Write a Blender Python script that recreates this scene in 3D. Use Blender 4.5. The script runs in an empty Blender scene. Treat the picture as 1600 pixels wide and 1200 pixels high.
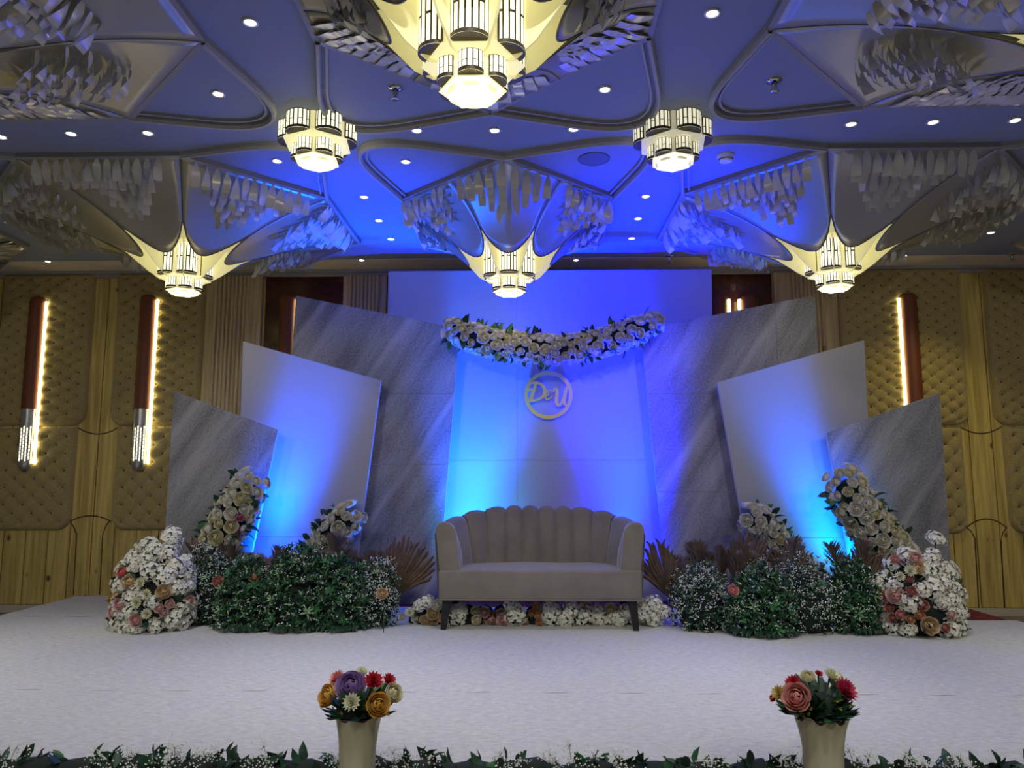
import bpy, bmesh, math, random
from mathutils import Vector, Matrix, Quaternion
R = random.Random(7)
PI = math.pi
scene = bpy.context.scene
COL = scene.collection

# ---------------------------------------------------------------- camera
F = 1180.0
PITCH = math.atan(150.0 / F)
YAW = math.atan(26.0 / F)
CAMZ = 1.15
cam_data = bpy.data.cameras.new('camera')
cam = bpy.data.objects.new('camera', cam_data)
COL.objects.link(cam)
cam_data.sensor_width = 36.0
cam_data.lens = F / 1600.0 * 36.0
cam.location = (0, 0, CAMZ)
cam.rotation_euler = (PI / 2 + PITCH, 0, YAW)
scene.camera = cam
CM = cam.rotation_euler.to_matrix()

# ---------------------------------------------------------------- world, exposure, lights
scene.view_settings.view_transform = 'Standard'
scene.view_settings.look = 'None'
scene.view_settings.gamma = 1.0
scene.view_settings.use_curve_mapping = False
scene.view_settings.exposure = 0.0
w = bpy.data.worlds.new('hall_air')
scene.world = w
w.use_nodes = True
w.node_tree.nodes['Background'].inputs[0].default_value = (0.50, 0.50, 0.48, 1)
w.node_tree.nodes['Background'].inputs[1].default_value = 0.12


def spot(name, loc, target, color, watts, angle, blend=0.6, radius=0.03):
    d = bpy.data.lights.new(name, 'SPOT')
    d.energy = watts
    d.color = color
    d.spot_size = math.radians(angle)
    d.spot_blend = blend
    d.shadow_soft_size = radius
    o = bpy.data.objects.new(name, d)
    COL.objects.link(o)
    o.location = loc
    o.rotation_euler = (Vector(target) - Vector(loc)).to_track_quat('-Z', 'Y').to_euler()
    return o


# stage wash cans at the foot of the backdrop (hidden by the sofa and plants)
CYAN = (0.0, 0.34, 1.0)
BLUE = (0.0, 0.006, 1.0)
AZUR = (0.0, 0.085, 1.0)
for (x, y, xa, foot, col_a, wa, col_b, wb, reach) in (
    (-0.56, 7.10, -0.50, 7.62, CYAN, 130, AZUR, 1100, 2.3),
    (1.02, 7.10, 0.94, 7.62, BLUE, 200, BLUE, 3600, 2.3),
    (-2.36, 6.76, -2.26, 7.12, AZUR, 60, AZUR, 900, 1.75),
    (2.86, 6.78, 2.62, 7.12, CYAN, 130, AZUR, 650, 1.6),
):
    # every can: a wide pool at the foot of its board and a narrow beam up the board
    spot('stage_can_light', (x, y, 0.24), (x, foot, 0.75), col_a, wa, 88, 1.0, 0.10)
    spot('stage_can_light', (x, y, 0.24), (xa, foot, reach), col_b, wb * 1.45, 50, 1.0, 0.14)
# wide blue floods beside them that reach the ceiling
spot('stage_flood_light', (-1.36, 7.15, 0.45), (-1.40, 6.3, 3.5), (0.0, 0.06, 1.0), 1300, 46, 1.0)
spot('stage_flood_light', (1.45, 7.05, 0.30), (1.12, 6.2, 3.5), (0.0, 0.02, 1.0), 1500, 46, 1.0)
spot('stage_flood_light', (-1.36, 7.15, 0.45), (-1.5, 4.6, 3.5), (0.02, 0.10, 1.0), 70, 96, 1.0)
spot('stage_flood_light', (1.45, 7.05, 0.30), (1.3, 4.6, 3.5), (0.02, 0.10, 1.0), 70, 96, 1.0)

# grazing cans close under the tall board for its upper part
spot('stage_can_light', (-0.52, 7.46, 0.25), (-0.78, 7.62, 3.0), (0.0, 0.05, 1.0), 900, 62, 1.0, 0.08)
spot('stage_can_light', (0.92, 7.46, 0.25), (1.02, 7.62, 3.0), (0.0, 0.012, 1.0), 1700, 62, 1.0, 0.08)


def ray(px, py):
    return CM @ Vector((px - 800.0, 600.0 - py, -F))


def P(px, py, Y):
    d = ray(px, py)
    t = Y / d.y
    return Vector((d.x * t, Y, CAMZ + d.z * t))


def PZ(px, py, z):
    d = ray(px, py)
    t = (z - CAMZ) / d.z
    return Vector((d.x * t, d.y * t, z))


CEIL = 3.5
FLOOR = -0.27
YW = 8.29

# ceiling spots of the hall: those in view and those of the hall behind the camera
for gx in (-5.0, -2.5, 0.0, 2.5, 5.0):
    for gy, ty, wt, an in ((-3.0, -2.5, 50, 105), (-0.5, 1.9, 120, 76), (1.6, 3.0, 75, 70), (4.88, 4.9, 105, 74)):
        spot('hall_spot', (gx, gy, CEIL - 0.06), (gx, ty, 0), (0.97, 0.96, 0.93), wt * 0.92, an, 0.8, 0.05)
for gx in (-4.8, -1.42, 0.93, 4.5):
    spot('hall_spot', (gx, 3.55, CEIL - 0.06), (gx, 3.6, 0), (1.0, 0.95, 0.88), 80, 74, 0.8, 0.05)
# unseen fill spots added before the near canopies, tipped to brighten the stage
for gx in (-4.4, -2.2, 0.0, 2.2, 4.4):
    spot('stage_fill_spot', (gx, 1.0, CEIL - 0.06), (gx * 1.05, 6.6, 0.5), (1.0, 0.97, 0.92), 125, 70, 0.8, 0.06)
# wall washers
for gx in (-5.4, -4.2, 4.2, 5.4):
    spot('wall_spot', (gx, 7.0, CEIL - 0.06), (gx, 8.25, 0.5), (1.0, 0.84, 0.30), 40, 80, 0.9, 0.05)


# ---------------------------------------------------------------- helpers
class MB:
    def __init__(self):
        self.v = []
        self.f = []
        self.m = []

    def add(self, verts, faces, mi=0):
        b = len(self.v)
        self.v.extend([tuple(p) for p in verts])
        for f in faces:
            self.f.append(tuple(b + i for i in f))
            self.m.append(mi)

    def box(self, x0, x1, y0, y1, z0, z1, mi=0):
        self.add([(x0, y0, z0), (x1, y0, z0), (x1, y1, z0), (x0, y1, z0), (x0, y0, z1), (x1, y0, z1), (x1, y1, z1), (x0, y1, z1)],
                 [(3, 2, 1, 0), (4, 5, 6, 7), (0, 1, 5, 4), (1, 2, 6, 5), (2, 3, 7, 6), (3, 0, 4, 7)], mi)

    def grid(self, rows, mi=0, closed=False):
        n = len(rows[0])
        vs = [p for r in rows for p in r]
        fs = []
        for i in range(len(rows) - 1):
            for j in range(n if closed else n - 1):
                k = (j + 1) % n
                fs.append((i * n + j, i * n + k, (i + 1) * n + k, (i + 1) * n + j))
        self.add(vs, fs, mi)

    def lathe(self, prof, n=16, c=(0, 0, 0), mi=0, cap0=False, cap1=False, wob=None):
        rows = []
        for (r, z) in prof:
            row = []
            for k in range(n):
                a = 2 * PI * k / n
                rr = r * (wob(a, r, z) if wob else 1)
                row.append((c[0] + rr * math.cos(a), c[1] + rr * math.sin(a), c[2] + z))
            rows.append(row)
        self.grid(rows, mi, True)
        if cap0:
            self.add(rows[0], [tuple(range(n - 1, -1, -1))], mi)
        if cap1:
            self.add(rows[-1], [tuple(range(n))], mi)

    def tube(self, pts, r, n=6, mi=0, caps=True):
        pts = [Vector(p) for p in pts]
        rows = []
        up = Vector((0.13, 0.21, 0.97))
        for i, p in enumerate(pts):
            t = (pts[min(i + 1, len(pts) - 1)] - pts[max(i - 1, 0)]).normalized()
            a = t.cross(up)
            if a.length < 1e-3:
                a = t.cross(Vector((1, 0, 0)))
            a.normalize()
            b = t.cross(a)
            rr = r[i] if isinstance(r, (list, tuple)) else r
            rows.append([p + a * rr * math.cos(2 * PI * k / n) + b * rr * math.sin(2 * PI * k / n) for k in range(n)])
        self.grid(rows, mi, True)
        if caps:
            self.add(rows[0], [tuple(range(n))], mi)
            self.add(rows[-1], [tuple(range(n - 1, -1, -1))], mi)

    def prism(self, poly, y0, y1, mi=0):
        """poly: list of (x, z), extruded from y0 (front) to y1"""
        n = len(poly)
        vs = [(x, y0, z) for x, z in poly] + [(x, y1, z) for x, z in poly]
        fs = [tuple(range(n)), tuple(range(2 * n - 1, n - 1, -1))]
        for i in range(n):
            j = (i + 1) % n
            fs.append((j, i, n + i, n + j))
        self.add(vs, fs, mi)

    def sweep(self, path, prof, closed=False, mi=0):
        """path in the xy plane (x,y), prof: (offset to the left, z)"""
        n = len(path)
        rows = []
        for i in range(n):
            a = Vector(path[(i - 1) % n] if closed or i > 0 else path[i])
            b = Vector(path[(i + 1) % n] if closed or i < n - 1 else path[i])
            t = (b - a).normalized()
            nn = Vector((-t.y, t.x))
            rows.append([(path[i][0] + nn.x * o, path[i][1] + nn.y * o, z) for o, z in prof])
        if closed:
            rows.append(rows[0])
        self.grid([list(r) for r in rows], mi, True)

    def leaf(self, base, d, nrm, L, W, bend=0.2, mi=0):
        d = Vector(d).normalized()
        s = d.cross(Vector(nrm))
        if s.length < 1e-4:
            s = d.cross(Vector((0.3, 0.5, 0.8)))
        s.normalize()
        n2 = s.cross(d)
        b = Vector(base)
        m1 = b + d * L * 0.35 - n2 * bend * L * 0.1
        m2 = b + d * L * 0.7 - n2 * bend * L * 0.5
        t = b + d * L - n2 * bend * L
        k = n2 * W * 0.18
        self.add([b, m1 + s * W * 0.5 + k, m1 - s * W * 0.5 + k, m2 + s * W * 0.38 + k, m2 - s * W * 0.38 + k, t, m1, m2],
                 [(0, 6, 1), (0, 2, 6), (1, 6, 7, 3), (6, 2, 4, 7), (3, 7, 5), (7, 4, 5)], mi)

    def mesh(self, name, mats, smooth=False):
        me = bpy.data.meshes.new(name)
        me.from_pydata(self.v, [], self.f)
        if not isinstance(mats, (list, tuple)):
            mats = [mats]
        for m in mats:
            me.materials.append(m)
        me.polygons.foreach_set('material_index', self.m)
        me.polygons.foreach_set('use_smooth', [smooth] * len(self.f))
        me.update()
        return me

    def build(self, name, mats, parent=None, smooth=False, weld=False):
        me = self.mesh(name, mats, smooth)
        if weld:
            bm = bmesh.new()
            bm.from_mesh(me)
            bmesh.ops.remove_doubles(bm, verts=bm.verts, dist=1e-5)
            bmesh.ops.recalc_face_normals(bm, faces=bm.faces)
            bm.to_mesh(me)
            bm.free()
        return put(name, me, parent)


def put(name, me, parent=None, loc=None, rot=None, scale=None):
    o = bpy.data.objects.new(name, me)
    COL.objects.link(o)
    if parent is not None:
        o.parent = parent
    if loc is not None:
        o.location = loc
    if rot is not None:
        if isinstance(rot, Quaternion):
            o.rotation_mode = 'QUATERNION'
            o.rotation_quaternion = rot
        else:
            o.rotation_euler = rot
    if scale is not None:
        o.scale = scale if isinstance(scale, (tuple, list, Vector)) else (scale,) * 3
    return o


def tag(o, label, cat, group=None):
    o['label'] = label
    o['category'] = cat
    if group:
        o['group'] = group
    return o


def thing(name, label, cat, loc=(0, 0, 0), rz=0.0, group=None):
    o = bpy.data.objects.new(name, None)
    o.empty_display_size = 0.05
    COL.objects.link(o)
    o.location = loc
    o.rotation_euler = (0, 0, rz)
    return tag(o, label, cat, group)


def struct(o):
    o['kind'] = 'structure'
    return o


def stuff(o):
    o['kind'] = 'stuff'
    return o


def bevel(o, wd=0.01, seg=2):
    m = o.modifiers.new('bevel', 'BEVEL')
    m.width = wd
    m.segments = seg
    m.limit_method = 'ANGLE'
    return o


# ---------------------------------------------------------------- materials
def mat(name, col, rough=0.5, metal=0.0, emit=None, es=0.0, sheen=0.0, trans=0.0, spec=0.5, bump=None, vary=None, double=False):
    m = bpy.data.materials.new(name)
    m.use_nodes = True
    nt = m.node_tree
    b = nt.nodes['Principled BSDF']
    b.inputs['Base Color'].default_value = (*col, 1)
    b.inputs['Roughness'].default_value = rough
    b.inputs['Metallic'].default_value = metal
    b.inputs['Specular IOR Level'].default_value = spec
    if emit:
        b.inputs['Emission Color'].default_value = (*emit, 1)
        b.inputs['Emission Strength'].default_value = es
    if sheen:
        b.inputs['Sheen Weight'].default_value = sheen
    if trans:
        b.inputs['Transmission Weight'].default_value = trans
    tc = nt.nodes.new('ShaderNodeTexCoord')
    if vary:
        sc, amt, dist = vary
        n = nt.nodes.new('ShaderNodeTexNoise')
        n.inputs['Scale'].default_value = sc
        n.inputs['Detail'].default_value = 5
        nt.links.new(tc.outputs['Object'], n.inputs['Vector'])
        r = nt.nodes.new('ShaderNodeValToRGB')
        r.color_ramp.elements[0].position = 0.3
        r.color_ramp.elements[1].position = 0.7
        r.color_ramp.elements[0].color = (*[max(0, c * (1 - amt)) for c in col], 1)
        r.color_ramp.elements[1].color = (*[min(1, c * (1 + amt)) for c in col], 1)
        nt.links.new(n.outputs[0], r.inputs[0])
        nt.links.new(r.outputs[0], b.inputs['Base Color'])
    if bump:
        sc, st = bump
        n2 = nt.nodes.new('ShaderNodeTexNoise')
        n2.inputs['Scale'].default_value = sc
        n2.inputs['Detail'].default_value = 4
        nt.links.new(tc.outputs['Object'], n2.inputs['Vector'])
        bp = nt.nodes.new('ShaderNodeBump')
        bp.inputs['Strength'].default_value = st
        bp.inputs['Distance'].default_value = 0.02
        nt.links.new(n2.outputs[0], bp.inputs['Height'])
        nt.links.new(bp.outputs[0], b.inputs['Normal'])
    return m


def wood_mat(name, dark, light, knot):
    m = mat(name, light, 0.42, spec=0.4)
    nt = m.node_tree
    b = nt.nodes['Principled BSDF']
    tc = nt.nodes.new('ShaderNodeTexCoord')
    oi = nt.nodes.new('ShaderNodeObjectInfo')
    ad = nt.nodes.new('ShaderNodeVectorMath')
    ad.operation = 'ADD'
    nt.links.new(tc.outputs['Object'], ad.inputs[0])
    sc = nt.nodes.new('ShaderNodeVectorMath')
    sc.operation = 'SCALE'
    sc.inputs[0].default_value = (7, 3, 11)
    nt.links.new(oi.outputs['Random'], sc.inputs['Scale'])
    nt.links.new(sc.outputs[0], ad.inputs[1])
    mp = nt.nodes.new('ShaderNodeMapping')
    mp.inputs['Scale'].default_value = (14, 14, 0.7)
    nt.links.new(ad.outputs[0], mp.inputs[0])
    n = nt.nodes.new('ShaderNodeTexNoise')
    n.inputs['Scale'].default_value = 1.6
    n.inputs['Detail'].default_value = 6
    n.inputs['Distortion'].default_value = 0.6
    nt.links.new(mp.outputs[0], n.inputs['Vector'])
    r = nt.nodes.new('ShaderNodeValToRGB')
    r.color_ramp.elements[0].position = 0.34
    r.color_ramp.elements[1].position = 0.62
    r.color_ramp.elements[0].color = (*dark, 1)
    r.color_ramp.elements[1].color = (*light, 1)
    nt.links.new(n.outputs[0], r.inputs[0])
    # knots: sparse voronoi cells, stretched a little along the grain
    mk = nt.nodes.new('ShaderNodeMapping')
    mk.inputs['Scale'].default_value = (4.2, 0.0, 3.0)
    nt.links.new(ad.outputs[0], mk.inputs[0])
    vo = nt.nodes.new('ShaderNodeTexVoronoi')
    vo.inputs['Scale'].default_value = 1.0
    nt.links.new(mk.outputs[0], vo.inputs['Vector'])
    rk = nt.nodes.new('ShaderNodeValToRGB')
    rk.color_ramp.elements[0].position = 0.075
    rk.color_ramp.elements[1].position = 0.14
    rk.color_ramp.elements[0].color = (1, 1, 1, 1)
    rk.color_ramp.elements[1].color = (0, 0, 0, 1)
    nt.links.new(vo.outputs['Distance'], rk.inputs[0])
    mx = nt.nodes.new('ShaderNodeMix')
    mx.data_type = 'RGBA'
    nt.links.new(rk.outputs[0], mx.inputs['Factor'])
    nt.links.new(r.outputs[0], mx.inputs['A'])
    mx.inputs['B'].default_value = (*knot, 1)
    nt.links.new(mx.outputs['Result'], b.inputs['Base Color'])
    return m


def stone_mat(name, c0, c1, vein):
    m = mat(name, c0, 0.45)
    nt = m.node_tree
    b = nt.nodes['Principled BSDF']
    tc = nt.nodes.new('ShaderNodeTexCoord')
    mp = nt.nodes.new('ShaderNodeMapping')
    mp.inputs['Scale'].default_value = (2.4, 1, 0.42)
    mr = nt.nodes.new('ShaderNodeMapping')
    mr.inputs['Rotation'].default_value = (0, math.radians(-33), 0)
    nt.links.new(tc.outputs['Object'], mr.inputs[0])
    nt.links.new(mr.outputs[0], mp.inputs[0])
    n = nt.nodes.new('ShaderNodeTexNoise')
    n.inputs['Scale'].default_value = 1.3
    n.inputs['Detail'].default_value = 8
    n.inputs['Roughness'].default_value = 0.62
    n.inputs['Distortion'].default_value = 0.4
    nt.links.new(mp.outputs[0], n.inputs['Vector'])
    g = nt.nodes.new('ShaderNodeTexNoise')
    g.inputs['Scale'].default_value = 55
    g.inputs['Detail'].default_value = 3
    nt.links.new(tc.outputs['Object'], g.inputs['Vector'])
    md = nt.nodes.new('ShaderNodeMath')
    md.operation = 'MULTIPLY_ADD'
    md.inputs[1].default_value = 0.45
    nt.links.new(g.outputs[0], md.inputs[0])
    nt.links.new(n.outputs[0], md.inputs[2])
    r = nt.nodes.new('ShaderNodeValToRGB')
    r.color_ramp.elements[0].position = 0.58
    r.color_ramp.elements[1].position = 0.92
    r.color_ramp.elements[0].color = (*c0, 1)
    r.color_ramp.elements[1].color = (*c1, 1)
    nt.links.new(md.outputs[0], r.inputs[0])
    # thin pale veins
    wv = nt.nodes.new('ShaderNodeTexWave')
    wv.inputs['Scale'].default_value = 0.16
    wv.inputs['Distortion'].default_value = 3.0
    wv.inputs['Detail'].default_value = 4
    nt.links.new(mp.outputs[0], wv.inputs['Vector'])
    rv = nt.nodes.new('ShaderNodeValToRGB')
    rv.color_ramp.elements[0].position = 0.975
    rv.color_ramp.elements[1].position = 1.0
    nt.links.new(wv.outputs[0], rv.inputs[0])
    mx = nt.nodes.new('ShaderNodeMix')
    mx.data_type = 'RGBA'
    sc = nt.nodes.new('ShaderNodeMath')
    sc.operation = 'MULTIPLY'
    sc.inputs[1].default_value = 0.28
    nt.links.new(rv.outputs[0], sc.inputs[0])
    nt.links.new(sc.outputs[0], mx.inputs['Factor'])
    nt.links.new(r.outputs[0], mx.inputs['A'])
    mx.inputs['B'].default_value = (*vein, 1)
    nt.links.new(mx.outputs['Result'], b.inputs['Base Color'])
    return m


def marble_mat(name):
    m = mat(name, (0.1, 0.02, 0.015), 0.2)
    nt = m.node_tree
    b = nt.nodes['Principled BSDF']
    tc = nt.nodes.new('ShaderNodeTexCoord')
    n = nt.nodes.new('ShaderNodeTexNoise')
    n.inputs['Scale'].default_value = 1.7
    n.inputs['Detail'].default_value = 9
    n.inputs['Roughness'].default_value = 0.68
    n.inputs['Distortion'].default_value = 1.2
    nt.links.new(tc.outputs['Object'], n.inputs['Vector'])
    r = nt.nodes.new('ShaderNodeValToRGB')
    e = r.color_ramp.elements
    e[0].position = 0.36
    e[0].color = (0.028, 0.006, 0.006, 1)
    e[1].position = 0.72
    e[1].color = (0.55, 0.5, 0.42, 1)
    k = e.new(0.56)
    k.color = (0.08, 0.016, 0.009, 1)
    k = e.new(0.63)
    k.color = (0.14, 0.045, 0.022, 1)
    nt.links.new(n.outputs[0], r.inputs[0])
    nt.links.new(r.outputs[0], b.inputs['Base Color'])
    return m


M = {}
M['pine'] = wood_mat('pine_wood', (0.44, 0.32, 0.09), (0.72, 0.56, 0.18), (0.16, 0.075, 0.03))
M['pine_pale'] = wood_mat('pale_fluted_wood', (0.42, 0.32, 0.16), (0.62, 0.50, 0.29), (0.22, 0.12, 0.05))
M['groove'] = mat('dark_joint', (0.05, 0.03, 0.012), 0.8)
M['tweed'] = mat('tweed_upholstery', (0.44, 0.345, 0.135), 0.95, sheen=0.3, bump=(260, 0.5), vary=(120, 0.35, 0))
M['button'] = mat('upholstery_button', (0.10, 0.07, 0.04), 0.9)
M['leather'] = mat('cognac_leather', (0.17, 0.042, 0.014), 0.45, bump=(180, 0.2))
M['steel'] = mat('brushed_steel', (0.55, 0.55, 0.52), 0.3, 0.9)
M['strip_lit'] = mat('lit_strip', (1, 0.9, 0.5), 0.4, emit=(1.0, 0.84, 0.33), es=6.5)
M['slot_lit'] = mat('lit_slot', (1, 0.95, 0.7), 0.4, emit=(1.0, 0.95, 0.66), es=2.6)
M['ceiling'] = mat('ceiling_dim_blue_light_tint', (0.23, 0.265, 0.36), 0.7)  # white ceiling, with dimness and blue stage spill put into its colour
M['moulding'] = mat('ceiling_moulding_paint', (0.34, 0.34, 0.32), 0.55)
M['petal'] = mat('champagne_mirror_steel', (0.40, 0.385, 0.28), 0.36, 0.45, bump=(3.0, 0.05))
M['petal_rim'] = mat('dark_bronze_rim', (0.10, 0.095, 0.085), 0.4, 0.6)
M['glass'] = mat('frosted_glass_strip', (0.66, 0.65, 0.56), 0.18, spec=1.0)
M['cream'] = mat('cream_lamp_acrylic', (0.85, 0.80, 0.55), 0.5, emit=(1.0, 0.91, 0.42), es=0.60)
M['cream_in'] = mat('cream_inner_prism', (0.85, 0.80, 0.50), 0.6, emit=(1.0, 0.90, 0.38), es=0.36)
M['plate'] = mat('glowing_lamp_plate', (1, 1, 0.9), 0.5, emit=(1.0, 0.95, 0.58), es=1.3)
M['shade_dim'] = mat('dim_lamp_shade', (1, 1, 0.9), 0.5, emit=(1.0, 0.95, 0.66), es=0.75)
M['rim_grey'] = mat('grey_canopy_rim', (0.26, 0.26, 0.25), 0.5)
M['shade_lit'] = mat('glowing_lamp_shade', (1, 1, 0.9), 0.5, emit=(1.0, 0.96, 0.62), es=1.35)
M['bronze'] = mat('dark_bronze_fretwork', (0.085, 0.07, 0.05), 0.5, 0.3)
M['cream_dim'] = mat('cream_lamp_acrylic_dim', (0.80, 0.77, 0.62), 0.5, emit=(1.0, 0.94, 0.62), es=0.26)
M['lens'] = mat('lit_downlight_lens', (1, 1, 1), 0.3, emit=(1.0, 0.97, 0.9), es=9.0)
M['trim_white'] = mat('white_metal_ring', (0.72, 0.72, 0.72), 0.35)
M['chrome'] = mat('chrome', (0.5, 0.5, 0.5), 0.18, 1.0)
M['grey_grille'] = mat('grey_speaker_grille', (0.12, 0.125, 0.15), 0.6)
M['white_board'] = mat('white_painted_board', (0.39, 0.39, 0.41), 0.45, spec=0.4)
M['board_edge'] = mat('raw_board_edge', (0.62, 0.60, 0.55), 0.7)
M['stone'] = stone_mat('grey_stone_print', (0.15, 0.15, 0.16), (0.40, 0.40, 0.415), (0.58, 0.58, 0.6))
M['marble'] = marble_mat('dark_red_marble')
M['gold'] = mat('gold_acrylic', (0.80, 0.58, 0.10), 0.45, 0.15)
M['velvet'] = mat('taupe_velvet', (0.205, 0.178, 0.148), 0.85, sheen=0.45, vary=(5, 0.14, 0), bump=(9, 0.12))
M['black_leg'] = mat('black_wooden_leg', (0.012, 0.011, 0.010), 0.35)
M['vase'] = mat('cream_glazed_ceramic', (0.54, 0.53, 0.34), 0.16)
M['red_carpet'] = mat('dark_red_patterned_carpet', (0.16, 0.018, 0.018), 0.95, vary=(14, 0.7, 0))
M['red_hall'] = mat('hall_floor_carpet', (0.30, 0.24, 0.20), 0.95, vary=(3, 0.3, 0))
M['leaf_dark'] = mat('dark_green_leaf', (0.016, 0.055, 0.028), 0.5)
M['leaf_mid'] = mat('mid_green_leaf', (0.05, 0.19, 0.065), 0.5)
M['leaf_pale'] = mat('pale_green_leaf', (0.30, 0.44, 0.24), 0.5)
M['stem'] = mat('green_stem', (0.05, 0.09, 0.04), 0.6)
M['blossom'] = mat('tiny_white_blossom', (0.78, 0.80, 0.74), 0.6)
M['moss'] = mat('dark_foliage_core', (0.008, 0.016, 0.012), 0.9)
M['pampas'] = mat('dried_brown_pampas', (0.21, 0.155, 0.12), 0.9)
M['palm'] = mat('dried_palm_leaf', (0.175, 0.118, 0.072), 0.75, vary=(18, 0.3, 0))
M['hyd_core'] = mat('green_calyx', (0.20, 0.24, 0.13), 0.8)  # darker green core inside each hydrangea head
M['hydrangea'] = mat('white_hydrangea_petal', (0.74, 0.72, 0.60), 0.6)


def petal_mat(name, inner, outer):
    m = mat(name, outer, 0.55, spec=0.3)
    nt = m.node_tree
    b = nt.nodes['Principled BSDF']
    tc = nt.nodes.new('ShaderNodeTexCoord')
    g = nt.nodes.new('ShaderNodeVectorMath')
    g.operation = 'LENGTH'
    nt.links.new(tc.outputs['Object'], g.inputs[0])
    r = nt.nodes.new('ShaderNodeValToRGB')
    r.color_ramp.elements[0].position = 0.35
    r.color_ramp.elements[1].position = 0.95
    r.color_ramp.elements[0].color = (*inner, 1)
    r.color_ramp.elements[1].color = (*outer, 1)
    nt.links.new(g.outputs['Value'], r.inputs[0])
    nt.links.new(r.outputs[0], b.inputs['Base Color'])
    return m


ROSE_COL = {
    'white': ((0.74, 0.69, 0.50), (0.88, 0.87, 0.80)),
    'cream': ((0.66, 0.60, 0.32), (0.84, 0.80, 0.58)),
    'champagne': ((0.62, 0.42, 0.20), (0.72, 0.58, 0.36)),
    'blush': ((0.70, 0.36, 0.32), (0.76, 0.58, 0.52)),
    'pink': ((0.58, 0.12, 0.22), (0.72, 0.26, 0.36)),
    'coral': ((0.62, 0.14, 0.14), (0.74, 0.24, 0.22)),
    'dusty': ((0.45, 0.16, 0.13), (0.56, 0.26, 0.20)),
    'peach': ((0.60, 0.30, 0.14), (0.66, 0.40, 0.22)),
    'salmon': ((0.70, 0.28, 0.24), (0.78, 0.40, 0.36)),
    'yellow': ((0.66, 0.36, 0.05), (0.76, 0.48, 0.12)),
    'lilac': ((0.26, 0.15, 0.38), (0.42, 0.28, 0.56)),
    'red': ((0.40, 0.008, 0.018), (0.52, 0.02, 0.035)),
    'crimson': ((0.42, 0.015, 0.06), (0.56, 0.04, 0.10)),
}
for k_, (a_, b_) in ROSE_COL.items():
    M['rose_' + k_] = petal_mat(k_ + '_rose_petal', a_, b_)

# ================================================================ LARGE STRUCTURE
# hall floor, stage, carpet
mb = MB()
mb.box(-9, 9, -5, YW + 0.3, FLOOR - 0.1, FLOOR)
struct(mb.build('floor', M['red_hall']))
SX0, SX1, SY0, SY1 = -4.55, 4.05, 3.26, 7.75
mb = MB()
mb.box(SX0, SX1, SY0, SY1, FLOOR, -0.022)
struct(bevel(mb.build('floor_stage', M['red_carpet'])))


def carpet_mat():
    m = mat('white_plush_carpet', (0.70, 0.70, 0.68), 0.95, sheen=0.4)
    nt = m.node_tree
    b = nt.nodes['Principled BSDF']
    tc = nt.nodes.new('ShaderNodeTexCoord')
    n = nt.nodes.new('ShaderNodeTexNoise')
    n.inputs['Scale'].default_value = 26
    n.inputs['Detail'].default_value = 6
    n.inputs['Roughness'].default_value = 0.7
    mp = nt.nodes.new('ShaderNodeMapping')
    mp.inputs['Scale'].default_value = (0.8, 1.6, 1)
    mp.inputs['Rotation'].default_value = (0, 0, 0.35)
    nt.links.new(tc.outputs['Object'], mp.inputs[0])
    nt.links.new(mp.outputs[0], n.inputs['Vector'])
    r = nt.nodes.new('ShaderNodeValToRGB')
    r.color_ramp.elements[0].position = 0.34
    r.color_ramp.elements[1].position = 0.66
    r.color_ramp.elements[0].color = (0.55, 0.55, 0.53, 1)
    r.color_ramp.elements[1].color = (0.78, 0.78, 0.76, 1)
    nt.links.new(n.outputs[0], r.inputs[0])
    nt.links.new(r.outputs[0], b.inputs['Base Color'])
    bp = nt.nodes.new('ShaderNodeBump')
    bp.inputs['Strength'].default_value = 0.9
    bp.inputs['Distance'].default_value = 0.03
    nt.links.new(n.outputs[0], bp.inputs['Height'])
    nt.links.new(bp.outputs[0], b.inputs['Normal'])
    return m


M['carpet'] = carpet_mat()


def carpet_piece(name, x0, x1, y0, y1, label, seed):
    rr = random.Random(seed)
    ph = [rr.uniform(0, 6) for _ in range(6)]
    nx, ny = int((x1 - x0) / 0.06), max(3, int((y1 - y0) / 0.06))
    rows = []
    for j in range(ny + 1):
        row = []
        for i in range(nx + 1):
            x = x0 + (x1 - x0) * i / nx
            y = y0 + (y1 - y0) * j / ny
            e = min(x - x0, x1 - x, y - y0, y1 - y)
            z = 0.003 * math.sin(3.1 * x + ph[0]) * math.sin(2.3 * y + ph[1]) + 0.002 * math.sin(9 * y + x + ph[2]) + rr.uniform(-0.0035, 0.0035)
            if e < 1e-6:
                z = -0.006
                x += 0.006 * math.sin(17 * y + ph[3])
                y += 0.006 * math.sin(15 * x + ph[4])
            row.append((x, y, z))
        rows.append(row)
    mb = MB()
    mb.grid(rows)
    return tag(mb.build(name, M['carpet'], smooth=True), label, 'carpet', 'white carpet lengths on the stage')


carpet_piece('plush_carpet', SX0, SX1, SY0 + 0.01, 4.32, 'white plush carpet length along the front edge of the stage', 1)
carpet_piece('plush_carpet', SX0, SX1, 4.317, 6.56, 'wide white plush carpet under the sofa and flower clusters', 2)
carpet_piece('plush_carpet', SX0, -2.55, 6.565, 7.72, 'white plush carpet corner behind the left hydrangea mound', 3)
carpet_piece('plush_carpet', -2.545, 2.2, 6.565, 7.12, 'white plush carpet length behind the sofa and bushes', 4)

# ceiling
mb = MB()
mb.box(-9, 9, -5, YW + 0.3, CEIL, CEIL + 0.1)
struct(mb.build('ceiling', M['ceiling']))

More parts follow.
